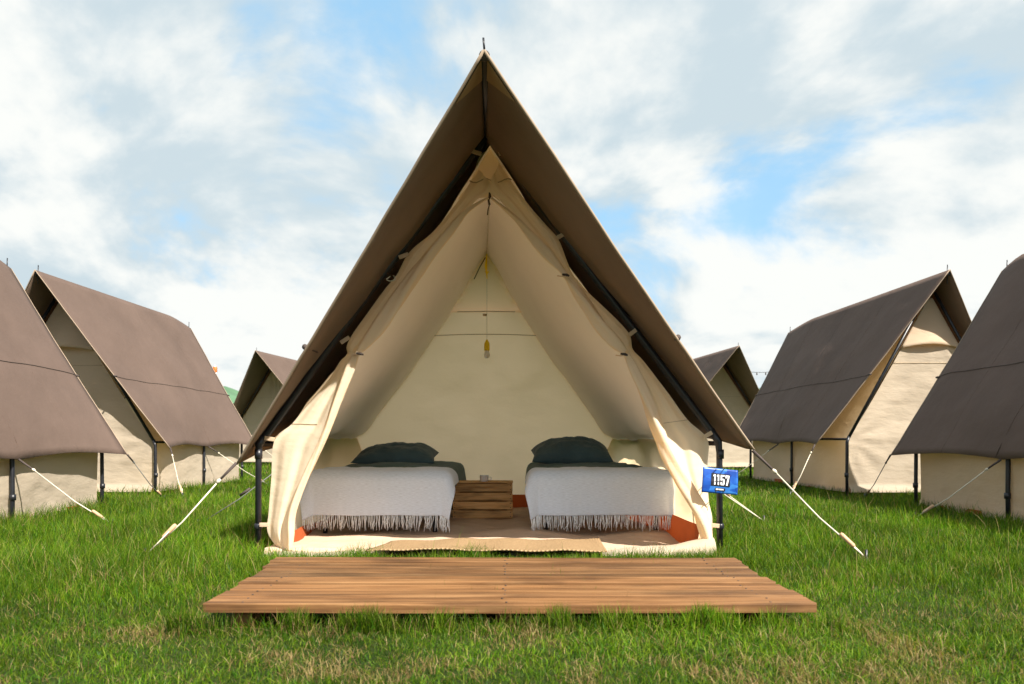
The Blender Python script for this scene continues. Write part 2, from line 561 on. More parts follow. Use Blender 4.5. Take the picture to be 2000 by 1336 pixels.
def hill(name, cx, cy, rx, ry, hz, seed):
    def f(u, v):
        a, r = u * 2 * math.pi, v
        x, y = math.cos(a) * r, math.sin(a) * r
        z = hz * max(0.0, (math.cos(min(1.0, r) * math.pi) * 0.5 + 0.5)) * (1 + 0.16 * fbm(x * 3 + seed, y * 3, seed, 5))
        return (cx + x * rx, cy + y * ry, z - 0.5)
    tag(grid(name, f, 72, 28, M['hill']), kind='structure')
hill('hill', -300, 800, 190, 160, 52, 1.3)
hill('hill', 300, 900, 160, 160, 56, 4.7)
hill('hill', -900, 1300, 420, 260, 75, 8.1)
hill('hill', 1000, 1400, 480, 260, 70, 6.4)

# ------------------------------------------------------------------ ropes
def guy(part_parent, start, end, thing_, mat='rope', tg=0.84, strap=0.16, r=0.0048, wood_toggle=True):
    """strap from the sheet, rope down to the peg, with a wooden runner near the ground"""
    s, e = Vector(start), Vector(end)
    d = e - s
    k = s + d * strap
    parts = [tube_data([k, s + d * 0.6 + Vector((0, 0, -0.025)), e], r, 6)]
    perp = Vector((-d.y, d.x, 0))
    perp = perp.normalized() if perp.length > 1e-6 else Vector((1, 0, 0))
    t0 = s + d * tg
    if wood_toggle:
        parts.append(tube_data([t0 + perp * 0.02, e], r * 0.8, 6))
    # knot
    parts.append(tube_data([k - d.normalized() * 0.02, k, k + d.normalized() * 0.02], [r * 1.2, r * 2.8, r * 1.2], 6))
    V, Fc = merge(parts)
    rp = mesh('guy_rope', V, Fc, M[mat], thing_)
    v, f = tube_data([s, k], [r * 2.2, r * 1.5], 6)
    sub('strap', v, f, M['strap'], rp, thing_)
    if wood_toggle:
        n = d.normalized()
        v, f = tube_data([t0 - n * 0.055, t0 - n * 0.045, t0 + n * 0.045, t0 + n * 0.055], [0.009, 0.014, 0.014, 0.009], 8)
        sub('runner', v, f, M['toggle'], rp, thing_)
    else:
        n = d.normalized(); t0 = s + d * 0.55
        v, f = tube_data([t0 - n * 0.05, t0 + n * 0.05], 0.011, 6)
        sub('runner', v, f, M['strap'], rp, thing_)
    # peg
    v, f = tube_data([e + Vector((0, 0, 0.05)), e - Vector((0, 0, 0.12))], 0.008, 6)
    sub('peg', v, f, M['metal'], rp, thing_)
    return rp

# ------------------------------------------------------------------ fly sheet (shared by all tents)
def fly_fn(pF, pB, cF, cB, side, seed, bend=None, scallop=0.06, sag=0.035, inward=0.15):
    pF, pB, cF, cB = map(Vector, (pF, pB, cF, cB))
    nrm = (cF - pF).cross(pB - pF)
    nrm.normalize()
    if nrm.z < 0: nrm = -nrm
    def f(u, v):
        a = pF.lerp(pB, u); b = cF.lerp(cB, u)
        p = a.lerp(b, v)
        if bend:
            u0, dz = bend
            if u > u0: p.z += dz * ((u - u0) / (1 - u0)) ** 1.4 * (1 - v)
        # the cloth dips a little between frames and hangs in a curve between the tie points on the eave
        p -= nrm * sag * math.sin(math.pi * v) * (0.35 + 0.65 * abs(math.sin(2 * math.pi * u)))
        p.z += scallop * abs(math.sin(2 * math.pi * u)) * v ** 8
        p.x -= side * inward * max(0.0, math.sin(math.pi * u)) ** 0.6 * v ** 5
        w = fbm(u * 3 + seed, v * 4, seed, 3)
        edge = min(1.0, 6 * u, 6 * (1 - u))
        p += nrm * 0.020 * w * (0.3 + 0.7 * edge) * min(1, v * 6)
        # fans of small pulls towards the front and rear corners
        for uc in (0.0, 0.5, 1.0):
            r = math.hypot((u - uc) * 3, (v - 1) * 2)
            th = math.atan2((u - uc) * 3, 1 - v + 1e-4)
            p += nrm * 0.008 * math.sin(th * 9 + seed) * math.exp(-r * 4)
        return p
    return f

# ------------------------------------------------------------------ the neighbouring tents
def tent(label, x, y, a, g, L=3.2, ob=0.6, w=1.28, Hp=2.7, o=1.1, ze=0.57, oc=0.1, wx=0.14, group='ridge tents pitched round the open tent',
         flap=True, ropes=(), seed=1.0, with_panel=False, pleats=False, back_flap=False):
    T = thing('ridge_tent', (x, y, g), label, 'tent', group, world=False, rotz=a)
    ca, sa = math.cos(a), math.sin(a)
    def loc(p):
        dx, dy = p[0] - x, p[1] - y
        return Vector((ca * dx + sa * dy, -sa * dx + ca * dy, p[2] - g))
    wf = w + wx
    pF, pB = (0, -o, Hp), (0, L + ob, Hp - 0.02)
    ubend = (o + L) / (o + L + ob)
    V, Fc, U = [], [], []
    fns = {}
    for sd in (-1, 1):
        fn = fly_fn(pF, pB, (sd * wf, -oc, ze), (sd * wf, L + 0.1, ze), sd, seed + sd, bend=(ubend, -0.10), scallop=0.035)
        fns[sd] = fn
        vs, fs, uv = grid_data(fn, 40, 30)
        if sd > 0: fs = [tuple(reversed(q)) for q in fs]
        off = len(V); V += vs; U += uv; Fc += [tuple(i + off for i in q) for q in fs]
    fly = mesh('fly_sheet', V, Fc, M['fly'], T, True, U)
    fly.data.materials.append(M['fly_inner']); md = fly.modifiers.new('thick', 'SOLIDIFY'); md.thickness = 0.004; md.offset = 0; md.material_offset = 1
    # hems along the end edges and a cord across each slope
    for sd in (-1, 1):
        for u in (0.0, 1.0):
            v, f = tube_data([fns[sd](u, k / 24) for k in range(25)], 0.006, 5)
            sub('hem', v, f, M['hem'], fly, T)
        for us in (0.27, 0.52, 0.77):
            v, f = tube_data([fns[sd](us, k / 24) + Vector((sd * 0.8, 0, 0.6)) * 0.001 for k in range(25)], 0.0035, 4)
            sub('panel_seam', v, f, M['fly'], fly, T)
        up = Vector((sd * 0.8, 0, 0.6)) * 0.007
        v, f = tube_data([Vector(fns[sd](k / 30, 0.585 + 0.002 * math.sin(k))) + up for k in range(31)], 0.003, 5)
        sub('cord', v, f, M['seam_fly'], fly, T)
        for u in (0.0, 1.0):
            c = Vector(fns[sd](u, 0.585)) + up
            v, f = tube_data([c - Vector((0, 0.03, 0)), c + Vector((0, 0.03, 0))], 0.012, 6)
            sub('toggle', v, f, M['strap'], fly, T)
    # steel frame
    apex = Hp - 0.09
    tube('ridge_pole', [(0, -o + 0.02, Hp - 0.045), (0, L, Hp - 0.06), (0, L + ob - 0.05, Hp - 0.18)], 0.022, M['metal'], T)
    for yy in (0.0, L / 2, L):
        for sd in (-1, 1):
            tube('rafter', [(0, yy, apex - 0.03), (sd * (w - 0.10), yy, ze + 0.09)], 0.02, M['metal'], T)
            tube('leg', [(sd * (w - 0.10), yy, ze + 0.10), (sd * (w - 0.078), yy, ze + 0.03), (sd * (w - 0.075), yy, 0.22), (sd * (w - 0.08), yy, -0.03)], 0.02, M['metal'], T)
            v, f = tube_data([(sd * (w - 0.072), yy, 0.20), (sd * (w - 0.072), yy, 0.25)], 0.027, 8)
            mesh('collar', v, f, M['metal'], T)
    for sd in (-1, 1):
        tube('eave_rail', [(sd * (w - 0.10), 0.0, ze + 0.07), (sd * (w - 0.10), L, ze + 0.07)], 0.014, M['metal'], T)
    for yy in (-o + 0.06, L + ob - 0.08):
        tube('finial', [(0, yy, Hp - 0.16), (0.005, yy, Hp + (0.07 if yy < 0 else -0.02))], 0.006, M['metal'], T, 6)
    # canvas inner tent
    wi = w - 0.115
    top = Hp - 0.26
    zs = ze + 0.07
    def half(z):
        return wi if z <= zs else wi * max(0.0, (top - z) / (top - zs))
    for yy, sgn in ((0.03, -1), (L - 0.03, 1)):
        def fw(u, v, yy=yy, sgn=sgn):
            z = 0.01 + v * (top - 0.01)
            hw = half(z) * (1 - 0.025 * math.sin(math.pi * min(1, max(0, (z - zs) / (top - zs)))))
            xx = (u * 2 - 1) * hw
            bul = 0.03 * fbm(xx * 1.2 + seed * 3, z * 1.2, sgn * 2.0, 4) * min(1, 5 * u, 5 * (1 - u))
            # tension creases running in from the lower corners
            for q in (-1, 1):
                dx, dz = (q * wi - xx), z - zs
                rr = math.hypot(dx, dz); th = math.atan2(dz, abs(dx) + 1e-3)
                bul += 0.014 * math.sin(th * 11 + seed + q) * math.exp(-rr * 2.2) * min(1, rr * 5)
            if pleats and abs(xx) < 0.16 and z > 0.7: bul += 0.02 * math.sin(xx * 60)
            return (xx, yy + bul + (0.05 * sgn if z < 0.06 else 0.0), z)
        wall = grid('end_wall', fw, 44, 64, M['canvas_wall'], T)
        if sgn > 0: pass
        sm = [fw(k / 24, (1.62 - 0.01) / (top - 0.01)) for k in range(25)]
        v, f = tube_data([Vector(p) + Vector((0, sgn * 0.004, 0)) for p in sm], 0.003, 4)
        sub('seam', v, f, M['seam'], wall, T)
        if (flap and sgn < 0) or (back_flap and sgn > 0):
            zb = 1.83
            def ff(u, v, yy=yy, sgn=sgn):
                z = top - 0.01 - v * (top - zb)
                hw = (half(z) + 0.02) * (1.0)
                xx = (u * 2 - 1) * hw
                edge = v ** 2
                z += 0.05 * (1 - (2 * u - 1) ** 2) * edge - 0.02 * edge
                return (xx, yy + sgn * (0.012 + 0.075 * edge * (1 - 0.8 * abs(2 * u - 1) ** 2) + 0.006 * math.sin(u * 9 + v * 4) * v), z)
            grid('vent_flap', ff, 24, 16, M['canvas_wall'], T, 0.004)
    for sd in (-1, 1):
        def fs_(u, v, sd=sd):
            yy = 0.03 + u * (L - 0.06)
            z = 0.005 + v * (zs - 0.005)
            bul = 0.035 * fbm(yy * 1.1 + seed, z * 1.6, sd * 5.0 + seed, 4) + 0.012 * math.sin(yy * 5 + z * 6 + seed) * (1 - v)
            bul *= min(1, 6 * u, 6 * (1 - u))
            return (sd * (wi + 0.012 + bul - 0.02 * (1 - v)), yy, z)
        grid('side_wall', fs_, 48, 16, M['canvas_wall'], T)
        def fr(u, v, sd=sd):
            yy = 0.03 + u * (L - 0.06)
            return (sd * (wi + 0.01) * v, yy, top + (zs - top) * v + 0.004)
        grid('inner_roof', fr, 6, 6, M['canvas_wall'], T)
        # mud skirt
        box('skirt', (sd * (wi - 0.03), L / 2, 0.03), (0.02, L - 0.1, 0.05), M['tub'], T, bev=0.004)
    if with_panel:
        box('dark_panel', (wi * 0.80, 0.0, 0.60), (0.34, 0.012, 0.20), M['seam_fly'], T, bev=0.004)  # thin dark rectangle on the front wall near its right corner
    keys = dict(cFL=(-wf, -oc, ze), cFR=(wf, -oc, ze), cBL=(-wf, L + 0.1, ze), cBR=(wf, L + 0.1, ze),
                mL=fns[-1](0.5, 1.0), mR=fns[1](0.5, 1.0))
    for rp in ropes:
        key, ex, ey = rp[:3]
        guy(T, keys[key], loc((ex, ey, 0.0)), T, mat=rp[3] if len(rp) > 3 else 'rope')
    return T

tent('brown ridge tent cut off by the left picture edge, nearest on the left', -5.375, 5.211, 0.038, -0.01, L=3.27, ob=0.55, w=1.31, Hp=2.71, ze=0.55,
     ropes=(('mR', -3.29, 6.75), ('cBR', -4.03, 9.5, 'rope_dark')), seed=2.2)
tent('brown ridge tent on the left behind the nearest left one, cream gable showing', -5.73, 10.42, -0.035, 0.02, L=3.0, ob=0.85, w=1.29, Hp=2.72, o=0.55, oc=0.05,
     ropes=(('cFR', -4.0, 9.95), ('mR', -3.75, 12.6), ('cBR', -3.6, 14.5)), seed=3.7)
tent('dark ridge tent on the right with a wide sunlit cream gable wall', 5.22, 10.2, 0.05, 0.03, L=3.5, ob=1.1, w=1.15, Hp=2.7, o=0.4, ze=0.6, oc=-0.25, wx=0.22,
     ropes=(('cFL', 3.50, 10.3), ('cFL', 3.66, 10.75), ('mL', 3.2, 12.6)), seed=5.1)
tent('dark ridge tent cut off by the right picture edge, nearest on the right', 5.33, 5.40, 0.01, 0.0, L=3.1, ob=0.35, w=1.19, Hp=2.64, ze=0.535,
     ropes=(('mL', 3.62, 7.35), ('cBL', 4.22, 9.8, 'rope_dark')), seed=6.6)
tent('small far ridge tent seen between the left tents and the open tent', -5.93, 20.5, -0.139, 0.10, L=3.3, ob=0.5, w=1.30, Hp=2.69, flap=False, pleats=True,
     ropes=(('cFR', -3.9, 19.6),), seed=8.3)
tent('small far ridge tent seen between the open tent and the right tents', 4.75, 18.69, 0.12, 0.04, L=3.3, ob=0.5, w=1.34, Hp=2.66, flap=False, with_panel=True, pleats=False,
     ropes=(('cFR', 6.6, 17.9),), seed=9.9)

# ------------------------------------------------------------------ the open tent
TM_O = P(955, 1075, 307); TM_O.z = 0.0
TM = thing('ridge_tent', TM_O, 'large open ridge tent in the centre with its doors tied back', 'tent', 'ridge tents pitched round the open tent')
YB = 1600 / 195.0

def main_fly():
    pk = P(945, 98, 394)
    pkB = Vector((-0.27, YB + 0.30, pk.z - 0.02))
    fns = {}
    V, Fc, U = [], [], []
    for sd, (cx, cy_, cs), bx in ((-1, (462, 905, 311), -1.93), (1, (1470, 879, 311), 1.21)):
        cF = P(cx, cy_, cs)
        cB = Vector((bx, YB + 0.12, 0.65))
        fn = fly_fn(pk, pkB, cF, cB, sd, 12.3 + sd * 2, bend=(0.95, -0.05), scallop=0.08, sag=0.02, inward=0.11)
        fns[sd] = fn
        def fn2(u, v, fn=fn, sd=sd):
            p = Vector(fn(u, v))
            # loose vertical pulls near the front edge of the left slope
            k = math.exp(-((u - 0.10) / 0.10) ** 2)
            if sd < 0:
                p += Vector((0.8, 0, -0.6)) * 0.018 * k * math.sin(v * 3.0 + u * 40) * math.sin(math.pi * v)
            return p
        vs, fs, uv = grid_data(fn2, 64, 60)
        if sd > 0: fs = [tuple(reversed(q)) for q in fs]
        off = len(V); V += vs; U += uv; Fc += [tuple(i + off for i in q) for q in fs]
    fly = mesh('fly_sheet', V, Fc, M['fly'], TM, True, U)
    fly.data.materials.append(M['fly_inner']); md = fly.modifiers.new('thick', 'SOLIDIFY'); md.thickness = 0.005; md.offset = 0; md.material_offset = 1
    for sd in (-1, 1):
        for u in (0.0, 1.0):
            v, f = tube_data([fns[sd](u, k / 40) for k in range(41)], 0.0085, 6)
            sub('hem', v, f, M['hem'], fly, TM)
        up = Vector((sd * 0.8, 0, 0.6)) * 0.008
        v, f = tube_data([Vector(fns[sd](k / 40, 0.67)) + up for k in range(41)], 0.005, 5)
        sub('cord', v, f, M['seam_fly'], fly, TM)
        c = Vector(fns[sd](0.005, 0.67)) + up * 1.5
        v, f = tube_data([c - Vector((0, 0.02, 0)), c + Vector((0.0, 0.05, 0.0))], 0.018, 8)
        sub('toggle', v, f, M['strap'], fly, TM)
        # tan reinforcing patch under the peak
        dn = -Vector((sd * 0.8, 0, 0.6)) * 0.009
        pv, pf, pu = grid_data(lambda u, v: Vector(fns[sd](0.004 + u * 0.055 * (1 - v * 0.95), 0.012 + v * 0.085)) + dn, 6, 8)
        sub('corner_patch', pv, pf, M['patch'], fly, TM)
    return fns
FLY = main_fly()

def main_frame():
    mt = M['metal']
    tube('ridge_pole', [P(946, 109, 391), P(952, 262, 307), Vector((-0.27, YB, 2.60)), Vector((-0.27, YB + 0.22, 2.57))], 0.026, mt, TM, 12)
    v, f = tube_data([P(946, 109, 391.5), P(946, 109, 393)], [0.028, 0.024], 12)
    mesh('pole_cap', v, f, M['strap'], TM)
    tube('finial', [P(946, 96, 389), P(945, 86, 389), P(944, 74, 389)], 0.0055, mt, TM, 6)
    for pts in ([P(952, 264, 307), P(820, 440, 307), P(660, 655, 307), P(536, 828, 307), P(512, 858, 307)],
                [P(958, 264, 307), P(1090, 447, 307), P(1240, 645, 307), P(1362, 806, 307), P(1392, 846, 307)]):
        tube('rafter', catmull(pts, 24), 0.024, mt, TM, 12)
    for sd, pts in ((-1, [P(516, 853, 307), P(506, 868, 307), P(505, 890, 307), P(504, 1085, 307)]),
                    (1, [P(1388, 840, 307), P(1403, 862, 307), P(1405, 884, 307), P(1406, 1092, 307)])):
        tube('leg', pts, [0.025, 0.024, 0.0195, 0.0195], mt, TM, 12)
        px = 504.5 if sd < 0 else 1406
        for yy in (1028,):
            v, f = tube_data([P(px, yy - 6, 307), P(px, yy - 3, 307), P(px, yy + 3, 307), P(px, yy + 6, 307)], [0.021, 0.027, 0.027, 0.021], 12)
            mesh('collar', v, f, mt, TM)
        v, f = tube_data([P(px + 0.5, 878, 307), P(px + 0.5, 896, 307)], 0.024, 12)
        mesh('collar', v, f, mt, TM)
    # frames further back
    for Y, ex in ((6.7, (-1.66, 1.19)), (YB + 0.02, (-1.70, 1.10))):
        apx = Vector((-0.17 - 0.03 * (Y - 5.2), Y, 2.65))
        for q in (0, 1):
            sh = Vector((ex[q], Y, 0.70))
            tube('rafter', [apx, sh], 0.022, mt, TM)
            tube('leg', [sh + Vector((0, 0, 0.01)), Vector((ex[q], Y, -0.03))], 0.0195, mt, TM)
    for q, pts in ((0, [P(508, 868, 307), Vector((-1.66, 6.7, 0.68)), Vector((-1.70, YB, 0.68))]),
                   (1, [P(1402, 866, 307), Vector((1.15, 6.7, 0.68)), Vector((1.06, YB, 0.68))])):
        tube('eave_rail', pts, 0.015, mt, TM)
main_frame()

RF, RB = P(957, 284, 306), P(950, 497, 194)
EFL, EBL = P(533, 857, 304), P(695, 856, 195)
EFR, EBR = P(1381, 857, 304), P(1198, 858, 195)

def main_inner():
    cv = M['canvas_thin']
    for sd, EF, EB in ((-1, EFL, EBL), (1, EFR, EBR)):
        n = (EF - RF).cross(RB - RF).normalized()
        if n.z > 0: n = -n
        def fr(u, v, EF=EF, EB=EB, n=n, sd=sd):
            p = RF.lerp(RB, u).lerp(EF.lerp(EB, u), v)
            sag = 0.02 + 0.10 * math.sin(math.pi * v) ** 1.0 * (0.45 + 0.55 * v) * (0.55 + 0.45 * math.sin(math.pi * u))
            sag *= min(1, v * 5) if v < 0.2 else 1
            roll = 0.055 * math.exp(-((v - 0.93) / 0.045) ** 2)      # slack hanging over at the eave
            w = 0.010 * fbm(u * 2.2 + sd, v * 5 + 1, 2.0, 4) + 0.008 * math.sin(u * 30 + v * 6) * math.exp(-((v - 0.95) / 0.08) ** 2)
            p = p + n * (sag * min(1, (1 - v) * 9) + w * min(1, 8 * v)) + Vector((0, 0, -roll))
            return p
        grid('inner_roof', fr, 40, 60, M['canvas_roof'], TM)
        FLf, FLb = Vector((EF.x + 0.0, EF.y, 0.0)), Vector((EB.x, EB.y, 0.0))
        def fw(u, v, EF=EF, EB=EB, FLf=FLf, FLb=FLb, sd=sd):
            p = EF.lerp(EB, u).lerp(FLf.lerp(FLb, u), v)
            b = 0.03 * fbm(u * 3.0 + 4, v * 1.6, sd * 3.0, 4) + 0.012 * math.sin(u * 26 + v * 3) * (1 - v)
            b += 0.07 * math.exp(-((u - 1.0) / 0.06) ** 2) * math.sin(math.pi * v)
            p.x -= sd * (b + 0.01)
            return p
        grid('side_wall', fw, 60, 20, cv, TM)
        # orange tub edge of the ground sheet
        def ft(u, v, EF=EF, EB=EB, sd=sd):
            p = Vector((EF.x, EF.y - 0.02, 0)).lerp(Vector((EB.x, EB.y, 0)), u)
            z = 0.005 + v * ((0.15 if sd > 0 else 0.07) + 0.01 * math.sin(u * 11))
            return Vector((p.x - sd * (0.075 - 0.03 * v + 0.015 * math.sin(u * 17)), p.y, z))
        grid('tub_edge', ft, 40, 6, M['tub'], TM)
    # back wall
    def fb(u, v):
        z = 0.0 + v * (P(0, 609, 195).z)
        if z <= EBL.z:
            xl, xr = EBL.x, EBR.x
        else:
            t = (z - EBL.z) / (RB.z - EBL.z)
            xl, xr = EBL.x + (RB.x - EBL.x) * t, EBR.x + (RB.x - EBR.x) * t
        x = xl + (xr - xl) * u
        b = 0.03 * fbm(x * 1.4, z * 1.4, 7.0, 4) * min(1, 6 * u, 6 * (1 - u))
        return Vector((x, YB - 0.02 + b, z))
    bw = grid('back_wall', fb, 40, 60, cv, TM)
    v, f = tube_data([Vector((P(845 + 210 * k / 20, 654 + 3 * abs(k / 10 - 1) ** 2, 195).x, YB - 0.045, P(0, 654 + 3 * abs(k / 10 - 1) ** 2, 195).z)) for k in range(21)], 0.004, 5)
    sub('seam', v, f, M['seam'], bw, TM)
    # vent: a paler flap under the ridge with bunched cloth each side
    def pv(u, v):
        l, r, a = P(866, 612, 196), P(1034, 612, 196), P(950, 497, 195.5)
        p = a.lerp(l.lerp(r, u), v)
        p.y -= 0.03 + 0.02 * v + 0.008 * math.sin(u * 20) * (1 - abs(2 * u - 1)) * (1 - v)
        if abs(2 * u - 1) > 0.72: p.y += 0.014 * math.sin(v * 34 + u * 8)
        return p
    vf = grid('vent_flap', pv, 36, 36, M['canvas_thin'], TM)
    v, f = tube_data([P(893, 609, 197.6), P(948, 608, 197.8), P(1006, 609, 197.6)], 0.005, 5)
    sub('seam', v, f, M['rope'], vf, TM)
    v, f = tube_data([P(948, 503, 199), P(938, 520, 199), P(926, 545, 199)], 0.005, 5)
    sub('cord', v, f, M['seam_fly'], vf, TM)
    v, f = tube_data([P(943, 615, 197.9), P(951, 615, 197.9)], 0.012, 6)
    sub('toggle', v, f, M['seam'], vf, TM)
    # orange tub at the back
    def tb(u, v):
        return Vector((EBL.x + (EBR.x - EBL.x) * u, YB - 0.08 - 0.02 * math.sin(u * 13), 0.005 + v * 0.15))
    grid('tub_edge', tb, 30, 4, M['tub'], TM)
    # ridge seam with its cord and black hook
    tube('ridge_cord', [P(956, 384, 306), P(954.5, 420, 270), P(952, 470, 215), P(950, 500, 196)], 0.005, M['rope'], TM, 5)
    v, f = merge([tube_data([P(956, 374, 309), P(957, 384, 309), P(954, 391, 309), P(956, 400, 309)], [0.005, 0.010, 0.006, 0.008], 6),
                  tube_data([P(956, 398, 309), P(953, 410, 309), P(952, 420, 309)], 0.004, 5)])
    mesh('hook', v, f, M['strap'], TM)
main_inner()

def main_floor():
    xl, xr = EFL.x - 0.02, EFR.x + 0.02
    def ff(u, v):
        y = 5.08 + v * (YB - 5.13)
        k = max(0, (y - 5.2) / (YB - 5.2))
        x = (xl + (EBL.x - xl) * k) * (1 - u) + (xr + (EBR.x - xr) * k) * u
        z = 0.018 + 0.022 * fbm(x * 1.7 + 2, y * 1.9, 1.0, 4) + 0.016 * math.sin(x * 7 + 2.0 * math.sin(y * 2.5)) * math.exp(-((y - 6.3) / 0.7) ** 2)
        z += 0.03 * math.exp(-(((x - 0.05) / 0.12) ** 2 + ((y - 6.6) / 0.35) ** 2)) + 0.02 * math.exp(-(((x + 0.45) / 0.1) ** 2 + ((y - 6.2) / 0.3) ** 2))
        if v < 0.02: z = -0.02
        return Vector((x, y, z))
    grid('ground_sheet', ff, 70, 80, M['ground_sheet'], TM)
    # canvas sill lying along the threshold, bunched up at the right
    def fs_(u, v):
        x = xl + 0.02 + (xr - xl - 0.04) * u
        up = 0.006 + 0.09 * max(0, (u - 0.72) / 0.28) ** 0.8 + 0.008 * math.sin(u * 40) + 0.01 * math.sin(u * 13)
        a = v * math.pi
        y = 5.10 - 0.09 * math.cos(a) + 0.02 * math.sin(u * 9)
        return Vector((x, y, -0.01 + up * math.sin(a) ** 0.8 + 0.004 * fbm(u * 20, v * 3, 1.0, 3)))
    grid('sill', fs_, 90, 12, M['canvas_wall'], TM)
main_floor()

def curtain(name, rows, folds, amp, seed, sd):
    """rows: (outer px, outer py, inner px, inner py) from the ridge to the ground"""
    C = catmull(rows, 110)
    nu, nv = 56, 110
    def f(u, v):
        ox, oy, ix, iy = C[round(v * nv)]
        px, py = ox + (ix - ox) * u, oy + (iy - oy) * u
        p = P(px, py, 306)
        wd = abs(ix - ox)
        A = amp * min(1.0, 0.35 + wd / 90.0)
        ph = seed + 1.2 * math.sin(v * 3 + seed)
        d = A * (math.sin(2 * math.pi * folds * u + ph) + 0.22 * math.sin(2 * math.pi * folds * 2.3 * u + 2 * ph + v * 4)) * (0.35 + 0.9 * u)
        d += 0.006 * fbm(px * 0.012, py * 0.008, seed, 3)
        p.y += d - 0.10 * u
        return p
    return grid(name, f, nu, nv, M['canvas'], TM), f

LROWS = [(936, 330, 957, 366), (919, 355, 957, 384), (893, 395, 930, 402), (847, 451, 891, 446), (800, 492, 850, 500), (774, 538, 815, 552), (753, 563, 795, 582),
         (723, 604, 762, 632), (690, 650, 728, 668), (677, 676, 706, 686), (678, 692, 701, 692), (664, 706, 700, 706), (641, 742, 684, 742), (603, 787, 664, 788),
         (570, 828, 648, 830), (536, 860, 636, 862), (530, 937, 605, 937), (525, 1000, 580, 1000), (523, 1040, 573, 1042), (545, 1074, 570, 1076)]
RROWS = [(976, 318, 957, 366), (996, 351, 957, 384), (1032, 399, 985, 408), (1064, 436, 1015, 445), (1090, 466, 1045, 482), (1107, 509, 1078, 516), (1116, 531, 1098, 540), (1128, 548, 1108, 558),
         (1150, 572, 1135, 600), (1185, 605, 1160, 635), (1228, 650, 1195, 675), (1236, 682, 1216, 692), (1257, 705, 1226, 716), (1305, 768, 1250, 775), (1343, 820, 1270, 830),
         (1382, 858, 1288, 880), (1382, 910, 1310, 925), (1384, 974, 1346, 990), (1391, 1010, 1360, 1025), (1392, 1050, 1376, 1058), (1386, 1078, 1380, 1078)]
cl, clf = curtain('door_curtain', LROWS, 1.7, 0.013, 0.7, -1)
cr, crf = curtain('door_curtain', RROWS, 1.9, 0.013, 2.1, 1)

def roll(path, part):
    C = catmull(path, 70)
    pts = [P(c[0], c[1], 313) for c in C]
    rad = [max(0.004, c[2] / 307.0) for c in C]
    sides = 16
    vs, fs = tube_data(pts, rad, sides)
    vs = [Vector(v) for v in vs]
    n = len(pts)
    for i in range(n):
        for k in range(sides):
            q = vs[i * sides + k]; d = q - pts[i]
            w = 1 + 0.30 * math.sin(k * 2 * math.pi / sides * 3 + i * 0.16) + 0.12 * fbm(i * 0.12, k * 0.7, 2.0, 3)
            vs[i * sides + k] = pts[i] + Vector((d.x * w, d.y * w * 0.75, d.z * w))
    sub('rolled_edge', vs, fs, M['canvas'], part, TM)
def edge_roll(path, part, out):
    # path follows the edge of the opening; the rolled cloth lies on the outer side of it
    q = []
    for i, (x, y, rr) in enumerate(path):
        a, b = path[max(i - 1, 0)], path[min(i + 1, len(path) - 1)]
        dx, dy = b[0] - a[0], b[1] - a[1]
        n = math.hypot(dx, dy); nx, ny = (dy / n, -dx / n)
        if nx * out < 0: nx, ny = -nx, -ny
        q.append((x + nx * rr, y + ny * rr, rr))
    roll(q, part)
edge_roll([(955, 388, 2), (916, 415, 4), (891, 447, 7), (847, 503, 9), (804, 568, 12), (758, 637, 13), (723, 673, 9), (702, 690, 5)], cl, -1)
edge_roll([(958, 388, 2), (1000, 425, 4), (1027, 458, 7), (1060, 500, 9), (1098, 539, 5), (1120, 575, 9), (1160, 635, 11), (1195, 676, 10), (1218, 692, 5)], cr, 1)
edge_roll([(1219, 694, 5), (1230, 725, 8), (1252, 780, 10), (1272, 835, 11), (1294, 890, 12), (1318, 938, 12), (1350, 997, 13), (1364, 1030, 12), (1378, 1074, 8)], cr, 1)
edge_roll([(701, 694, 6), (690, 727, 8), (663, 791, 7), (637, 858, 6), (611, 918, 6), (588, 971, 6), (575, 1012, 6), (573, 1045, 6), (570, 1076, 5)], cl, -1)

def gable():
    def f(u, v):
        l = catmull([(953, 288), (935, 303), (917, 353), (890, 385)], 24)[round(v * 24)]
        r = catmull([(960, 288), (977, 303), (999, 353), (1020, 378)], 24)[round(v * 24)]
        p = P(l[0] + (r[0] - l[0]) * u, l[1] + (r[1] - l[1]) * u, 305)
        p.y += 0.045 + 0.008 * math.sin(u * 8) * v
        return p
    g = grid('gable_panel', f, 24, 24, M['canvas'], TM)
    sm = [P(917 + 82 * k / 12, 353 + 4 * math.sin(k), 308.5) for k in range(13)]
    v, f = tube_data(sm, 0.004, 5)
    sub('seam', v, f, M['seam'], g, TM)
gable()
for (px, py, qx, qy) in ((937, 300, 925, 296), (977, 300, 990, 296), (795, 497, 782, 502), (680, 660, 668, 668), (533, 858, 520, 856), (1091, 463, 1098, 459), (1232, 652, 1240, 646), (1378, 852, 1388, 846),
                         (522, 1025, 510, 1025), (1390, 1026, 1402, 1027)):
    a, b = P(px, py, 309), P(qx, qy, 309)
    ax = (b - a).normalized(); yv = Vector((0, 1, 0)); zv = ax.cross(yv)
    box('pole_tab', (a + b) / 2, ((b - a).length + 0.02, 0.008, 0.026), M['canvas_wall'], TM, bev=0.002, axes=(ax, yv, zv))
for (px, py) in ((703, 691), (1105, 537), (1219, 692)):
    tube('tie_toggle', [P(px - 7, py - 1, 317), P(px + 2, py, 317), P(px + 7, py + 2, 317)], [0.006, 0.009, 0.005], M['strap'], TM, 6)
    tube('tie_band', [P(px - 16, py + 2, 311), P(px - 8, py + 3, 316), P(px, py + 2, 317)], 0.004, M['canvas_wall'], TM, 5)
tube('tie_cord', catmull([P(768, 538, 312), P(772, 545, 314), P(764, 549, 314), P(755, 546, 314), P(762, 540, 313)], 16), 0.004, M['rope'], TM, 5)
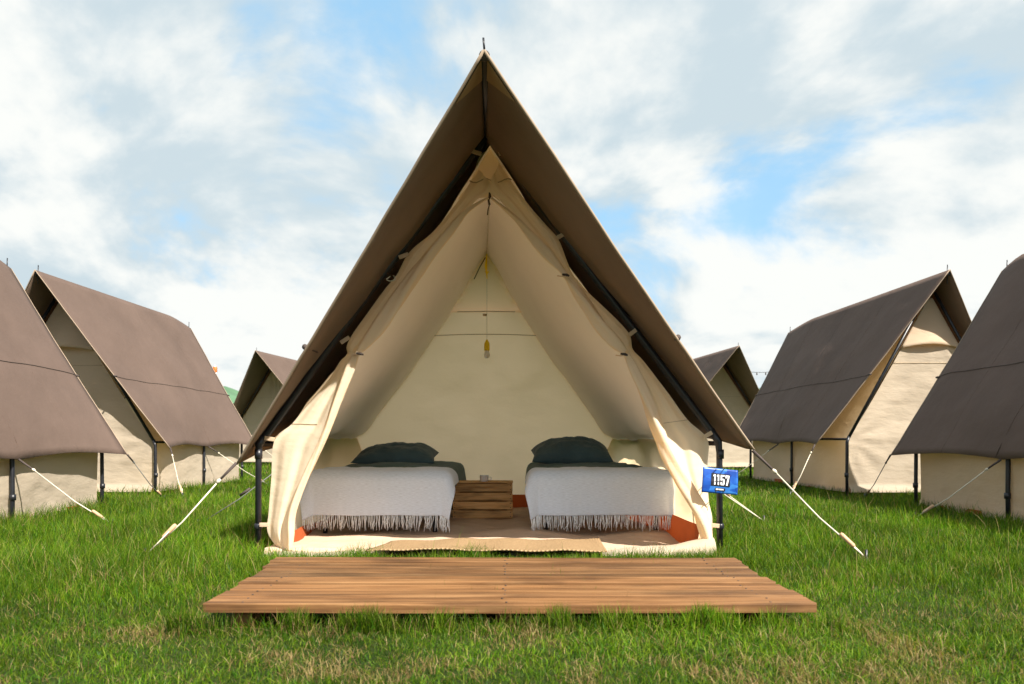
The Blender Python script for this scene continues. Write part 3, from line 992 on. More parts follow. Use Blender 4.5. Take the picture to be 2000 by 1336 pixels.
for part, fn, v0 in ((cl, clf, 14 / 19), (cr, crf, 14 / 20)):
    v, f = tube_data([fn(k / 20 * 0.7, v0) + Vector((0, -0.002, 0)) for k in range(21)], 0.0025, 4)
    sub('seam', v, f, M['seam'], part, TM)
# guy ropes of the open tent
guy(TM, P(462, 904, 311), G(283, 1086), TM, tg=0.74, strap=0.2, r=0.0048)
guy(TM, P(1470, 880, 311), G(1692, 1090), TM, tg=0.84, strap=0.2, r=0.0048)
guy(TM, FLY[-1](0.5, 1.0), G(386, 1026), TM, mat='rope_dark', r=0.004, wood_toggle=False)
guy(TM, FLY[1](0.5, 1.0), G(1492, 1018), TM, tg=0.6, r=0.005)
guy(TM, FLY[-1](1.0, 1.0), Vector((-2.3, YB + 1.0, 0)), TM, tg=0.75, r=0.005)

# ------------------------------------------------------------------ deck
def deck():
    D = thing('timber_deck', (0, 3.74, 0), 'low deck of orange-brown timber boards on the grass before the open tent', 'deck')
    yb, yf = 4.35, 3.13
    n = 8
    wdt = (yb - yf) / n
    ends_r = [1.835 / 1.0 * 0 + v for v in (1.170, 1.172, 1.165, 1.158, 1.150, 1.168, 1.172, 1.180)]
    ends_l = [-1.185, -1.19, -1.188, -1.20, -1.20, -1.21, -1.235, -1.245]
    for i in range(n):
        yc = yf + (i + 0.5) * wdt
        x0, x1 = ends_l[i], ends_r[i]
        zt = 0.080 + random.uniform(-0.006, 0.006)
        nseg = 28
        # section with rounded edges and a shallow cup; slightly wavy along its length
        sec = [(-0.5, -0.036), (-0.5, -0.006), (-0.485, -0.0015), (-0.46, 0.0), (-0.2, -0.0012), (0.0, -0.002), (0.2, -0.0012), (0.46, 0.0), (0.485, -0.0015), (0.5, -0.006), (0.5, -0.036)]
        vs, fs = [], []
        bw = wdt - random.uniform(0.013, 0.026)
        ph = random.uniform(0, 6)
        for k in range(nseg + 1):
            x = x0 + (x1 - x0) * k / nseg
            wob = 0.0025 * math.sin(x * 2.3 + ph) + 0.0012 * math.sin(x * 9 + ph * 2)
            for (sy, sz) in sec:
                vs.append(Vector((x, yc + sy * bw + wob * (1 if abs(sy) > 0.4 else 0), zt + sz + 0.002 * math.sin(x * 1.7 + ph))))
        m = len(sec)
        for k in range(nseg):
            for q in range(m):
                q2 = (q + 1) % m
                fs.append((k * m + q, k * m + q2, (k + 1) * m + q2, (k + 1) * m + q))
        fs.append(tuple(range(m))); fs.append(tuple(nseg * m + q for q in range(m - 1, -1, -1)))
        pl = mesh('plank', vs, fs, M['deck'], D, False)
        bm = bmesh.new(); bm.from_mesh(pl.data); bmesh.ops.recalc_face_normals(bm, faces=bm.faces); bm.to_mesh(pl.data); bm.free()
        # pairs of screw heads over the bearers
        scr = []
        for xb in (-1.05, -0.03, 1.0):
            for sy in (-0.3, 0.3):
                c = Vector((xb + random.uniform(-0.01, 0.01), yc + sy * bw, zt - 0.001))
                scr.append(tube_data([c, c + Vector((0, 0, 0.0025))], 0.0045, 6))
        V, Fc = merge(scr)
        sub('screw_heads', V, Fc, M['strap'], pl, D)
    for xb in (-1.05, -0.03, 1.0):
        box('bearer', (xb, (yb + yf) / 2, 0.005), (0.07, yb - yf - 0.12, 0.078), M['deck'], D, bev=0.003)
deck()

# ------------------------------------------------------------------ beds and bedding
BED_Z = 0.412
def bed(cx, cy0, label, w=0.88, L=1.95):
    B = thing('bed', (cx, cy0, 0), label, 'bed', 'single beds in the open tent')
    cyc = cy0 + L / 2
    for sx in (-1, 1):
        for yy in (cy0 + 0.06, cy0 + L - 0.06):
            tube('leg', [(cx + sx * (w / 2 - 0.03), yy, 0.0), (cx + sx * (w / 2 - 0.03), yy, 0.255)], 0.018, M['metal'], B)
    fr = [box_data((cx, cy0 + 0.05, 0.24), (w - 0.04, 0.03, 0.035), bev=0.004), box_data((cx, cy0 + L - 0.05, 0.24), (w - 0.04, 0.03, 0.035), bev=0.004)]
    for sx in (-1, 1):
        fr.append(box_data((cx + sx * (w / 2 - 0.035), cyc, 0.24), (0.03, L - 0.14, 0.033), bev=0.004))
    V, Fc = merge(fr); mesh('frame', V, Fc, M['metal'], B, False)
    for k in range(9):
        yy = cy0 + 0.18 + k * (L - 0.36) / 8
        box('slat', (cx, yy, 0.253), (w - 0.06, 0.05, 0.012), M['deck'], B, bev=0.002)
    box('mattress', (cx, cyc, 0.262 + 0.065), (w - 0.02, L - 0.02, 0.13), M['mattress'], B, bev=0.035, smooth=True)
    return B

def drape(cx, cy0, w, a0, a1, b0, b1, ztop, r, seed, drop_max=0.43):
    """cloth over the foot of a bed: a across, b along (b<cy0 hangs over the front)"""
    def f(u, v):
        a = a0 + (a1 - a0) * u
        b = b0 + (b1 - b0) * v
        dx = max(0.0, abs(a) - w / 2); dy = max(0.0, -b)
        sx = 1 if a > 0 else -1
        puff = 0.014 * fbm(a * 4 + seed, b * 4, seed, 3)
        rr = math.hypot(dx, dy)
        if rr < 1e-6:
            return Vector((cx + a, cy0 + b, ztop + puff))
        # roll over the edge with radius r, then hang
        if rr < r * 1.57:
            an = rr / r; out, dn = r * math.sin(an), r * (1 - math.cos(an))
        else:
            out, dn = r, r + (rr - r * 1.57)
        th = math.atan2(dx, dy)
        fold = 0.5 + 0.5 * math.sin(a * 13 + seed * 2) * math.sin(a * 5 + seed)
        flare = (0.03 + 0.10 * math.sin(2 * th) ** 2) * min(1.0, dn / 0.35) ** 1.3 + 0.024 * fold * min(1, dn / 0.2)
        out += flare
        ex = min(abs(a), w / 2)
        x = cx + sx * (ex + out * math.sin(th)); y = cy0 + max(b, 0) - out * math.cos(th)
        z = ztop - dn + puff * 0.3
        if z < 0.012: z = 0.012
        return Vector((x, y, z))
    return f

def duvet(cx, cy0, label, w=0.90, L=1.93, seed=1.0, side=1):
    vs, fs, uv = grid_data(drape(cx, cy0 + 0.03, w - 0.04, -(w / 2 + 0.13), w / 2 + 0.13, 0.0, L, BED_Z + 0.012, 0.045, seed), 44, 60)
    vs2 = []
    for p, q in zip(vs, uv):
        p = Vector(p)
        p.z += (0.020 + 0.045 * min(1, max(0, (q[1] - 0.22) * 6))) * math.sin(math.pi * min(1, max(0, q[0]))) ** 0.5 + 0.010 * fbm(q[0] * 4 + seed, q[1] * 7, seed, 4)
        k = max(0, (q[1] - 0.55)) * 2
        p.x += 0.035 * k * (1 if q[0] > 0.8 else (-1 if q[0] < 0.2 else 0))
        vs2.append(p)
    o = mesh('duvet', [v - Vector((cx, cy0, 0)) for v in vs2], fs, M['green'], None, True, uv)
    o.location = (cx, cy0, 0)
    m = o.modifiers.new('thick', 'SOLIDIFY'); m.thickness = 0.028; m.offset = -0.4
    tag(o, label, 'duvet', 'green duvets')
    return o

def throw(cx, cy0, label, w=0.93, a=0.62, seed=1.0, front=0.40, skew=0.0):
    ztop = BED_Z + 0.062
    T = thing('throw_blanket', (cx, cy0, 0), label, 'blanket', 'grey fringed throws')
    f0 = drape(cx, cy0 - 0.0, w, -a, a, -front, 0.50, ztop, 0.075, seed)
    def f(u, v):
        p = f0(u, v)
        p.x += skew * max(0, (ztop - p.z)) 
        return p
    cl_ = grid('cloth', f, 110, 70, M['throw'], T)
    m = cl_.modifiers.new('thick', 'SOLIDIFY'); m.thickness = 0.006; m.offset = 1
    parts = []
    n = 118
    for k in range(n):
        u = (k + 0.5) / n + random.uniform(-0.003, 0.003)
        u = min(0.999, max(0.001, u))
        p = Vector(f(u, 0.0)); q = Vector(f(u, 0.03))
        d = (p - q).normalized()
        ln = random.uniform(0.085, 0.115)
        sw = Vector((random.gauss(0, 0.012), random.gauss(0, 0.008), 0))
        pts = [p - d * 0.004, p + d * ln * 0.45 + sw * 0.4 + Vector((random.gauss(0, 0.003), 0, 0)), p + d * ln + sw]
        for t in pts[1:]:
            if t.z < 0.03: t.z = 0.03 + random.uniform(0, 0.01)
        parts.append(tube_data(pts, [0.0028, 0.0026, 0.0020], 4))
        if random.random() < 0.45:
            pts2 = [pts[0] + Vector((0.003, 0, 0)), pts[1] + Vector((random.gauss(0, 0.008), -0.004, 0)), pts[2] + Vector((random.gauss(0, 0.012), -0.004, 0.01))]
            parts.append(tube_data(pts2, [0.0022, 0.002, 0.0016], 4))
    V, Fc = merge(parts)
    fr = mesh('fringe', V, Fc, M['fringe'], T); fr['kind'] = 'stuff'
    return T

def pillow(cx, cy, z0, w, d, h, label, seed, tilt=0.0, peak=0.5, rz=0.0):
    vs, fs = [], []
    nu, nv = 40, 28
    for side in (1, -1):
        base = len(vs)
        for j in range(nv + 1):
            for i in range(nu + 1):
                u, v = i / nu * 2 - 1, j / nv * 2 - 1
                e = (max(0, 1 - abs(u) ** 2.4) * max(0, 1 - abs(v) ** 2.4)) ** 0.55
                pin = 1 - 0.07 * (1 - abs(v)) ** 1 * abs(u) ** 3
                pin2 = 1 - 0.07 * (1 - abs(u)) * abs(v) ** 3
                x, y = u * w / 2 * pin, v * d / 2 * pin2
                sk = 1 + 0.35 * (u * (peak * 2 - 1))
                t = e * h * (0.72 if side > 0 else 0.28) * (sk if side > 0 else 1)
                t += 0.022 * e * fbm(u * 2.2 + seed, v * 2.2, seed + side, 4)
                t += 0.006 * math.sin(9 * math.atan2(v, u) + seed) * e * min(1, math.hypot(u, v))
                vs.append(Vector((x, y, side * t)))
        for j in range(nv):
            for i in range(nu):
                q = base + j * (nu + 1) + i
                f = (q, q + 1, q + nu + 2, q + nu + 1)
                fs.append(f if side > 0 else tuple(reversed(f)))
    Mx = Matrix.Rotation(tilt, 3, 'X')
    vs = [Mx @ v for v in vs]
    zmin = min(v.z for v in vs)
    o = mesh('pillow', [v - Vector((0, 0, zmin)) for v in vs], fs, M['pillow'])
    o.location = (cx, cy, z0); o.rotation_euler = (0, 0, rz)
    bm = bmesh.new(); bm.from_mesh(o.data); bmesh.ops.remove_doubles(bm, verts=bm.verts, dist=0.0008); bm.to_mesh(o.data); bm.free()
    tag(o, label, 'pillow', 'dark pillows on the beds')
    return o

LBX, RBX, BY = -0.985, 0.665, 6.06
bed(LBX, BY, 'dark metal single bed on the left inside the open tent')
bed(RBX, BY, 'dark metal single bed on the right inside the open tent')
duvet(LBX, BY, 'dark green duvet spread over the left bed', seed=1.7)
duvet(RBX, BY, 'dark green duvet spread over the right bed', seed=4.2)
throw(LBX, BY + 0.02, 'grey wool throw with white fringe over the foot of the left bed', seed=0.6, front=0.365)
throw(RBX, BY + 0.02, 'grey wool throw with white fringe over the foot of the right bed', seed=2.9, front=0.365)
pillow(-1.05, 7.42, 0.463, 0.74, 0.48, 0.175, 'crumpled dark pillow on the left bed', 3.0, R(10), 0.75)
pillow(0.535, 7.42, 0.463, 0.72, 0.48, 0.225, 'smooth rounded dark pillow on the right bed', 7.0, R(12), 0.5)

# ------------------------------------------------------------------ crate, cup, lamp, rug, sign
def crate():
    cx, cy0 = (942.5 - 1000) / 225.0, F / 225.0
    w, d, h = 0.52, 0.33, 0.31
    z0 = 0.012
    C = thing('wooden_crate', (cx, cy0 + d / 2, z0), 'slatted wooden fruit crate between the two beds', 'crate')
    n = 4
    sh = h / n
    for k in range(n):
        zc = z0 + (k + 0.5) * sh
        for sg in (-1, 1):
            yy = cy0 + (0.005 if sg < 0 else d - 0.005)
            pl = box('slat', (cx + random.uniform(-0.002, 0.002), yy, zc), (w, 0.010, sh - 0.009 - random.uniform(0, 0.004)), M['crate'], C, bev=0.002)
            if sg < 0:
                nl = []
                for sx in (-1, 1):
                    for q in (-0.018, 0.018):
                        c = Vector((cx + sx * (w / 2 - 0.018), yy - 0.005, zc + q))
                        nl.append(tube_data([c, c - Vector((0, 0.002, 0))], 0.0045, 6))
                V, Fc = merge(nl); sub('nail_heads', V, Fc, M['strap'], pl, C)
        for sx in (-1, 1):
            box('slat', (cx + sx * (w / 2 - 0.006), cy0 + d / 2, zc), (0.010, d - 0.022, sh - 0.012), M['crate'], C, bev=0.002)
    for sx in (-1, 1):
        for yy in (cy0 + 0.026, cy0 + d - 0.026):
            box('corner_post', (cx + sx * (w / 2 - 0.03), yy, z0 + h / 2), (0.034, 0.028, h - 0.004), M['crate'], C, bev=0.003)
    for k in range(4):
        box('top_board', (cx, cy0 + 0.048 + k * 0.079, z0 + h + 0.004), (w + 0.008, 0.073, 0.010), M['crate'], C, bev=0.002)
    return cx, cy0, z0 + h + 0.009
ccx, ccy, ccz = crate()

def cup():
    cx, cy_ = (945.5 - 1000) / 222.0, ccy + 0.10
    C = thing('cup', (cx, cy_, ccz), 'small white cup standing on the wooden crate', 'cup')
    prof = [(0.0, 0.0), (0.030, 0.0), (0.036, 0.006), (0.038, 0.052), (0.040, 0.056), (0.036, 0.055), (0.034, 0.010), (0.0, 0.008)]
    vs, fs = [], []
    S = 24
    for (r, z) in prof:
        for k in range(S):
            a = 2 * math.pi * k / S
            vs.append(Vector((cx + r * math.cos(a), cy_ + r * math.sin(a), ccz + z)))
    for i in range(len(prof) - 1):
        for k in range(S):
            k2 = (k + 1) % S
            fs.append((i * S + k, i * S + k2, (i + 1) * S + k2, (i + 1) * S + k))
    mesh('body', vs, fs, M['white'], C)
    tube('handle', catmull([(cx + 0.036, cy_, ccz + 0.040), (cx + 0.060, cy_, ccz + 0.036), (cx + 0.062, cy_, ccz + 0.018), (cx + 0.036, cy_, ccz + 0.012)], 14), 0.004, M['white'], C, 8)
cup()

def lamp():
    s = 205.0
    top = P(951, 508, s)
    L_ = thing('hanging_lamp', P(951, 698, s), 'bare bulb in a yellow holder hanging from the tent ridge', 'lamp')
    def lathe(name, prof, mat):
        vs, fs = [], []
        S = 20
        for (r, py) in prof:
            c = P(951, py, s)
            for k in range(S):
                a = 2 * math.pi * k / S
                vs.append(Vector((c.x + r * math.cos(a), c.y + r * math.sin(a), c.z)))
        for i in range(len(prof) - 1):
            for k in range(S):
                k2 = (k + 1) % S
                fs.append((i * S + k, i * S + k2, (i + 1) * S + k2, (i + 1) * S + k))
        return mesh(name, vs, fs, mat, L_)
    lathe('holder', [(0.0, 663), (0.008, 663.5), (0.012, 666), (0.023, 669), (0.027, 673), (0.027, 684), (0.024, 685), (0.0, 685)], M['yellow'])
    lathe('bulb', [(0.0, 684), (0.018, 684.5), (0.020, 687), (0.027, 690), (0.029, 693), (0.025, 697), (0.014, 699.5), (0.0, 700)], M['bulb'])
    tube('cord', [P(951, 664, s), P(951, 600, s), P(951, 540, s)], 0.0022, M['rope'], L_, 5)
    tube('hanger_strap', [P(951, 496, s), P(949, 520, s), P(951.5, 545, s)], [0.004, 0.014, 0.004], M['yellow'], L_, 6)
    tube('hanger_knot', [P(948, 530, s), P(951, 536, s), P(954, 530, s)], 0.008, M['yellow'], L_, 6)
lamp()

def rug():
    FL, FR, BR, BL = G(712, 1080, 0.03), G(1186, 1078, 0.03), G(1170, 1054, 0.03), G(764, 1059, 0.03)
    c = (FL + FR + BR + BL) / 4; c.z = 0.0
    def f(u, v):
        p = FL.lerp(FR, u).lerp(BL.lerp(BR, u), v)
        p.z = 0.036 + 0.010 * fbm(p.x * 2 + 1, p.y * 2, 2.0, 3) + 0.012 * math.exp(-((u - 0.3) / 0.18) ** 2) + 0.004 * math.sin(u * 25)
        return p - c
    o = grid('rug', f, 60, 24, M['rug'])
    o.location = c
    m = o.modifiers.new('thick', 'SOLIDIFY'); m.thickness = 0.009; m.offset = 0
    tag(o, 'coarse woven jute rug at the threshold of the open tent', 'rug')
rug()

def sign():
    A, B_, C_, D_ = P(1373, 912, 318), P(1441, 919, 318), P(1440, 967, 318), P(1370, 961, 318)
    c = (A + B_ + C_ + D_) / 4
    S = thing('number_sign', c, 'blue number sign reading 1157 tied to the right front pole', 'sign')
    ux = (B_ - A).normalized(); uz = -(D_ - A).normalized(); uy = Vector((0, 1, 0))
    def f(u, v):
        p = A.lerp(B_, u).lerp(D_.lerp(C_, u), v)
        p.y += 0.010 * math.sin(math.pi * u) * (1 if v < 0.5 else 0.7) - 0.006 * math.sin(math.pi * v)
        return p
    b = grid('panel', f, 20, 14, M['sign'], S, 0.004)
    def at(u, v, dy): 
        p = f(u, v); p.y -= dy; return p
    v_, f_, _ = grid_data(lambda u, v: at(0.255 + 0.525 * u, 0.20 + 0.50 * v, 0.0045), 10, 8)
    sub('number_field', v_, f_, M['black'], b, S)
    v_, f_, _ = grid_data(lambda u, v: at(0.375 + 0.28 * u, 0.775 + 0.115 * v, 0.0045), 8, 3)
    sub('caption_field', v_, f_, M['black'], b, S)
    # digits drawn as heavy condensed strokes in a 0..1 box
    def quadstrip(poly, u0, u1, v0, v1, dy):
        return [at(u0 + (u1 - u0) * x, v0 + (v1 - v0) * (1 - y), dy) for x, y in poly]
    one = [[(0.38, 0), (0.82, 0), (0.82, 1), (0.38, 1)], [(0.05, 0.78), (0.38, 0.86), (0.38, 1.0), (0.05, 0.93)]]
    five = [[(0.08, 0.86), (0.95, 0.86), (0.95, 1.0), (0.08, 1.0)], [(0.08, 0.46), (0.42, 0.46), (0.42, 0.86), (0.08, 0.86)],
            [(0.42, 0.50), (0.80, 0.50), (0.80, 0.64), (0.42, 0.62)], [(0.62, 0.04), (0.96, 0.12), (0.96, 0.56), (0.80, 0.64), (0.62, 0.60)],
            [(0.06, 0.06), (0.20, 0.0), (0.80, 0.0), (0.96, 0.12), (0.62, 0.15), (0.38, 0.15)], [(0.04, 0.08), (0.38, 0.15), (0.38, 0.30), (0.04, 0.30)]]
    seven = [[(0.04, 0.84), (0.98, 0.84), (0.98, 1.0), (0.04, 1.0)], [(0.18, 0.0), (0.56, 0.0), (0.98, 0.84), (0.60, 0.84)], [(0.04, 0.70), (0.32, 0.70), (0.32, 0.84), (0.04, 0.84)]]
    x = 0.304
    for name, gl, wd in (('numeral_one', one, 0.085), ('numeral_one', one, 0.085), ('numeral_five', five, 0.125), ('numeral_seven', seven, 0.118)):
        V, Fc = [], []
        for kk, poly in enumerate(gl):
            off = len(V)
            q = quadstrip(poly, x, x + wd, 0.245, 0.655, 0.0062 + 0.0003 * kk)
            V += q; Fc.append(tuple(off + i for i in range(len(q) - 1, -1, -1)))
        sub(name, V, Fc, M['print_white'], b, S, smooth=False)
        x += wd + 0.016
    V, Fc = [], []
    x = 0.395
    for wd in (0.018, 0.014, 0.018, 0.0, 0.018, 0.016, 0.020, 0.018, 0.016, 0.018):
        if wd:
            q = [at(x, 0.80, 0.0062), at(x + wd, 0.80, 0.0062), at(x + wd, 0.862, 0.0062), at(x, 0.862, 0.0062)]
            off = len(V); V += q; Fc.append((off, off + 1, off + 2, off + 3))
        x += wd + 0.0065
    sub('caption', V, Fc, M['print_white'], b, S, smooth=False)
    for py in (917, 960):
        tube('cable_tie', [P(1398, py, 319), P(1405, py, 306 if py < 930 else 306), P(1414, py, 319)], 0.003, M['metal'], S, 5)
sign()

# ------------------------------------------------------------------ small far things
def beacon():
    x, y = (420 - 1000) / 64.0, 25.0
    z = CAMH + (HOR - 722) / 64.0
    B = thing('marker_post', (x, y, 0), 'orange marker drum on a post behind the left tents', 'marker')
    tube('post', [(x, y, -0.05), (x, y, z + 0.13)], 0.02, M['pale'], B)
    v, f = tube_data([(x, y, z - 0.09), (x, y, z - 0.075), (x, y, z + 0.075), (x, y, z + 0.09)], [0.06, 0.07, 0.07, 0.06], 4)
    mesh('drum', v, f, M['orange'], B)
    v, f = tube_data([(x, y, z - 0.14), (x, y, z - 0.09)], 0.05, 10)
    mesh('collar', v, f, M['pale'], B)
beacon()

def festoon():
    x0, x1, y = (1398 - 1000) / 64.0, (1570 - 1000) / 64.0, 25.0
    zt = CAMH + (HOR - 712) / 64.0
    T = thing('string_lights', (x0, y, 0), 'string of small bulbs hung between posts behind the right tents', 'string lights')
    for x in (x0, x1):
        tube('post', [(x, y, -0.05), (x, y, zt)], 0.025, M['metal'], T)
    pts = []
    for k in range(31):
        t = k / 30
        pts.append(Vector((x0 + (x1 - x0) * t, y, zt - 0.02 - 0.22 * 4 * t * (1 - t))))
    tube('cable', pts, 0.008, M['metal'], T, 5)
    for k in range(2, 30, 3):
        p = pts[k]
        v, f = tube_data([p, p - Vector((0, 0, 0.03)), p - Vector((0, 0, 0.06)), p - Vector((0, 0, 0.085))], [0.012, 0.016, 0.024, 0.008], 8)
        mesh('bulb', v, f, M['strap'], T)
festoon()

# ------------------------------------------------------------------ grass
TENT_RECTS = [(-5.375, 5.211, 0.038, 1.11, 3.25), (-5.73, 10.42, -0.035, 1.14, 3.0), (5.22, 10.2, 0.05, 1.0, 3.5), (5.33, 5.40, 0.01, 1.0, 3.05), (-5.93, 20.5, -0.139, 1.1, 3.2), (4.75, 18.69, 0.12, 1.1, 3.2)]
def smooth_noise(x, y, scale, seed):
    """cheap tiled value noise for arrays"""
    r = np.random.default_rng(seed); T = r.random((64, 64))
    u, v = x / scale + 1000, y / scale + 1000
    i, j = np.floor(u).astype(int), np.floor(v).astype(int)
    f, g = u - i, v - j
    f, g = f * f * (3 - 2 * f), g * g * (3 - 2 * g)
    a, b, c, d = T[i % 64, j % 64], T[(i + 1) % 64, j % 64], T[i % 64, (j + 1) % 64], T[(i + 1) % 64, (j + 1) % 64]
    return (a * (1 - f) + b * f) * (1 - g) + (c * (1 - f) + d * f) * g

def ground_z_np(x, y):
    # bilinear look-up of the ground mesh
    gx = np.arange(-18, 18.01, 0.5); gy = np.arange(0, 30.01, 0.5)
    if not hasattr(ground_z_np, 'T'):
        ground_z_np.T = np.array([[ground_z(a, b) for b in gy] for a in gx])
    T = ground_z_np.T
    u = np.clip((x + 18) / 0.5, 0, len(gx) - 1.001); v = np.clip(y / 0.5, 0, len(gy) - 1.001)
    i, j = u.astype(int), v.astype(int); f, g = u - i, v - j
    return (T[i, j] * (1 - f) + T[i + 1, j] * f) * (1 - g) + (T[i, j + 1] * (1 - f) + T[i + 1, j + 1] * f) * g

def keep_mask(x, y):
    k = np.abs(x) < y * 0.66 + 1.0
    # deck
    k &= ~((x > -1.19 - 0.05 * (y < 3.5)) & (x < 1.15) & (y > 3.14) & (y < 4.34))
    # floor of the open tent
    t = np.clip((y - 5.0) / (YB - 5.0), 0, 1)
    xl = EFL.x + (EBL.x - EFL.x) * t; xr = EFR.x + (EBR.x - EFR.x) * t
    k &= ~((y > 4.99) & (y < YB) & (x > xl) & (x < xr))
    for (tx, ty, a, w, L) in TENT_RECTS:
        dx, dy = x - tx, y - ty
        lx, ly = math.cos(a) * dx + math.sin(a) * dy, -math.sin(a) * dx + math.cos(a) * dy
        k &= ~((np.abs(lx) < w) & (ly > 0.02) & (ly < L))
    return k

def blades(x, y, hgt, wid, seg, lean_s=0.55):
    n = len(x)
    z = ground_z_np(x, y) - 0.006
    az = rng.uniform(0, 2 * np.pi, n); lean = np.abs(rng.normal(0, lean_s, n)) + 0.12
    fa = rng.uniform(0, 2 * np.pi, n)
    dx, dy = np.cos(az), np.sin(az)
    wx, wy = np.cos(fa) * wid / 2, np.sin(fa) * wid / 2
    ts = np.linspace(0, 1, seg + 1)
    V = np.zeros((n, 2 * seg + 1, 3))
    for k, t in enumerate(ts):
        hz = hgt * (t - 0.28 * np.minimum(lean, 1.6) * t * t)
        off = hgt * lean * t ** 1.7 * 0.8
        cxx, cyy, czz = x + dx * off, y + dy * off, z + hz
        if k < seg:
            wk = (1 - t) ** 0.55 if t > 0.3 else 1.0
            V[:, 2 * k] = np.stack([cxx - wx * wk, cyy - wy * wk, czz], 1)
            V[:, 2 * k + 1] = np.stack([cxx + wx * wk, cyy + wy * wk, czz], 1)
        else:
            V[:, 2 * k] = np.stack([cxx, cyy, czz], 1)
    return V

def colour(x, y, n, dry_bias):
    base = np.array([[0.046, 0.118, 0.003], [0.066, 0.142, 0.004], [0.104, 0.170, 0.006], [0.028, 0.088, 0.003], [0.140, 0.192, 0.016]])
    c = base[rng.integers(0, 5, n)] * rng.uniform(0.45, 1.6, (n, 1))
    patch = smooth_noise(x, y, 0.55, 3)[:, None]
    p2 = smooth_noise(x, y, 0.16, 5)[:, None]
    c = c * (0.55 + 0.6 * patch + 0.35 * p2)
    dry = np.array([0.32, 0.245, 0.11]); dry2 = np.array([0.21, 0.135, 0.06])
    pd = np.clip(dry_bias, 0, 0.9)
    q = rng.random(n) < pd
    c[q] = np.where(rng.random((q.sum(), 1)) < 0.6, dry, dry2) * rng.uniform(0.7, 1.2, (q.sum(), 1))
    return c

def grass_mesh(name, groups, label):
    vv, cc, quads, tris = [], [], [], []
    off = 0
    for V, C in groups:
        n, m, _ = V.shape
        seg = (m - 1) // 2
        idx = off + np.arange(n)[:, None] * m
        for k in range(seg - 1):
            quads.append(np.concatenate([idx + 2 * k, idx + 2 * k + 1, idx + 2 * k + 3, idx + 2 * k + 2], 1))
        k = seg - 1
        tris.append(np.concatenate([idx + 2 * k, idx + 2 * k + 1, idx + 2 * k + 2], 1))
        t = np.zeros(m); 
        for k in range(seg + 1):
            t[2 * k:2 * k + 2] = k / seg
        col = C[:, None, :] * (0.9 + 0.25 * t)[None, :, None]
        vv.append(V.reshape(-1, 3)); cc.append(col.reshape(-1, 3))
        off += n * m
    V = np.concatenate(vv); C = np.concatenate(cc)
    Q = np.concatenate(quads) if quads else np.zeros((0, 4), int)
    T = np.concatenate(tris)
    me = bpy.data.meshes.new(name)
    me.vertices.add(len(V)); me.vertices.foreach_set('co', V.astype(np.float32).ravel())
    loops = np.concatenate([Q.ravel(), T.ravel()]).astype(np.int32)
    me.loops.add(len(loops)); me.loops.foreach_set('vertex_index', loops)
    starts = np.concatenate([np.arange(len(Q)) * 4, len(Q) * 4 + np.arange(len(T)) * 3]).astype(np.int32)
    me.polygons.add(len(starts)); me.polygons.foreach_set('loop_start', starts)
    at = me.attributes.new('tint', 'FLOAT_COLOR', 'POINT')
    at.data.foreach_set('color', np.concatenate([C, np.ones((len(C), 1))], 1).astype(np.float32).ravel())
    me.update(calc_edges=True)
    me.polygons.foreach_set('use_smooth', np.ones(len(starts), bool))
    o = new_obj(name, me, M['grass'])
    tag(o, label, 'grass', kind='stuff')
    return o, len(Q) * 2 + len(T)

def scatter(y0, y1, dens):
    xm = y1 * 0.66 + 1.0
    n = int(dens * (y1 - y0) * 2 * xm)
    x = rng.uniform(-xm, xm, n); y = rng.uniform(y0, y1, n)
    k = keep_mask(x, y)
    return x[k], y[k]

def tent_edge(x, y):
    """1 close to a tent wall, where the mower does not reach"""
    out = np.zeros(len(x))
    for (tx, ty, a, w, L) in TENT_RECTS + [(-0.16, 5.25, 0.03, 1.36, 3.0)]:
        dx, dy = x - tx, y - ty
        lx, ly = math.cos(a) * dx + math.sin(a) * dy, -math.sin(a) * dx + math.cos(a) * dy
        d = np.hypot(np.maximum(np.abs(lx) - w, 0), np.maximum(np.maximum(-ly, ly - L), 0))
        out = np.maximum(out, np.exp(-(d / 0.35) ** 2))
    return out

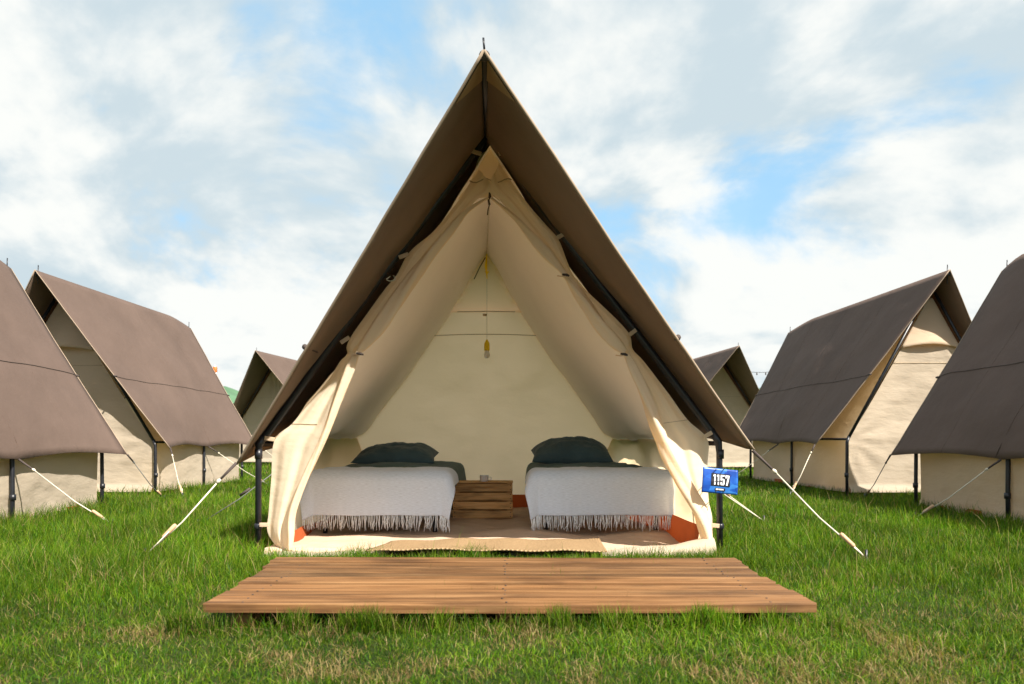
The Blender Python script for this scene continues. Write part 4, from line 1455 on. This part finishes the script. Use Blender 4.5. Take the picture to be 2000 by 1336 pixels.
def make_grass():
    groups = []
    for (y0, y1, dens, seg, wmul) in ((1.7, 3.3, 12000, 3, 1.0), (3.3, 5.0, 8000, 3, 1.0), (5.0, 7.0, 4200, 2, 1.25), (7.0, 10.0, 2200, 2, 1.6), (10.0, 15.0, 900, 2, 2.4), (15.0, 26.0, 260, 2, 4.0)):
        x, y = scatter(y0, y1, dens)
        n = len(x)
        n1 = smooth_noise(x, y, 0.9, 8); n2 = smooth_noise(x, y, 0.22, 9)
        longg = np.clip((y - 3.5) / 1.0, 0, 1) * np.clip((-x - 1.3) / 0.5, 0, 1)       # uncut strip on the left
        right = np.clip((y - 3.8) / 1.0, 0, 1) * np.clip((x - 1.3) / 0.4, 0, 1)
        h = 0.026 + 0.03 * n1 + 0.035 * n2 + longg * (0.045 + 0.05 * n1) + right * 0.03 + 0.05 * tent_edge(x, y)
        sill = (y > 4.4) & (np.abs(x) < 1.4) & (y < 5.0)
        h[sill] = 0.045 + 0.12 * n2[sill] ** 1.5
        near_deck = np.exp(-(np.maximum(np.maximum(np.abs(x) - 1.2, 0), np.maximum(3.14 - y, y - 4.34).clip(0)) / 0.10) ** 2)
        h += 0.035 * near_deck
        h *= rng.uniform(0.5, 1.15, n)
        w = rng.uniform(0.0022, 0.0042, n) * wmul
        dryn = smooth_noise(x, y, 0.34, 21) * 0.55 + smooth_noise(x, y, 0.11, 22) * 0.45
        fore = np.clip((3.7 - y) / 0.7, 0, 1)
        dry = 0.04 + fore * (0.05 + 0.42 * np.clip((dryn - 0.52) / 0.2, 0, 1)) + 0.12 * np.clip((dryn - 0.6) / 0.2, 0, 1)
        C = colour(x, y, n, dry)
        h *= 1 - 0.25 * fore
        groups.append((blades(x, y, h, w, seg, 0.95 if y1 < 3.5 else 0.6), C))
    # tall thin stalks, mostly in the uncut strip
    x, y = scatter(3.6, 9.0, 28)
    k = (rng.random(len(x)) < np.where((x < -1.3) | (x > 1.4), 0.9, 0.25))
    x, y = x[k], y[k]
    n = len(x)
    groups.append((blades(x, y, rng.uniform(0.12, 0.26, n), np.full(n, 0.0028), 3, 0.4), colour(x, y, n, np.full(n, 0.35)) * 1.25))
    # tufts pushing up through the deck joints and along its front
    x = rng.uniform(-1.15, 1.12, 700); y = rng.choice(3.13 + np.arange(1, 8) * 0.1525, 700) + rng.normal(0, 0.002, 700)
    kk = smooth_noise(x, y, 0.11, 31) > 0.68
    x, y = x[kk], y[kk]; n = len(x)
    groups.append((blades(x, y, rng.uniform(0.10, 0.15, n), np.full(n, 0.003), 3, 0.45), colour(x, y, n, np.full(n, 0.2)) * 0.8))
    x = rng.uniform(-1.3, 1.25, 16000); y = 3.10 + rng.normal(0, 0.022, 16000)
    kk = (rng.random(16000) < 0.05 + 0.75 * smooth_noise(x, x * 0, 0.09, 33) ** 3) & (y < 3.128)
    x, y = x[kk], y[kk]; n = len(x)
    groups.append((blades(x, y, rng.uniform(0.05, 0.10, n) + 0.04 * smooth_noise(x, x * 0, 0.09, 33), np.full(n, 0.003), 3, 0.35), colour(x, y, n, np.full(n, 0.1))))
    o, nt = grass_mesh('lawn_grass', groups, 'mown green lawn with dry straw patches around the tents')
    print('GRASS TRIS', nt)
make_grass()

for o in list(bpy.data.objects):
    if '_o' in o: del o['_o']
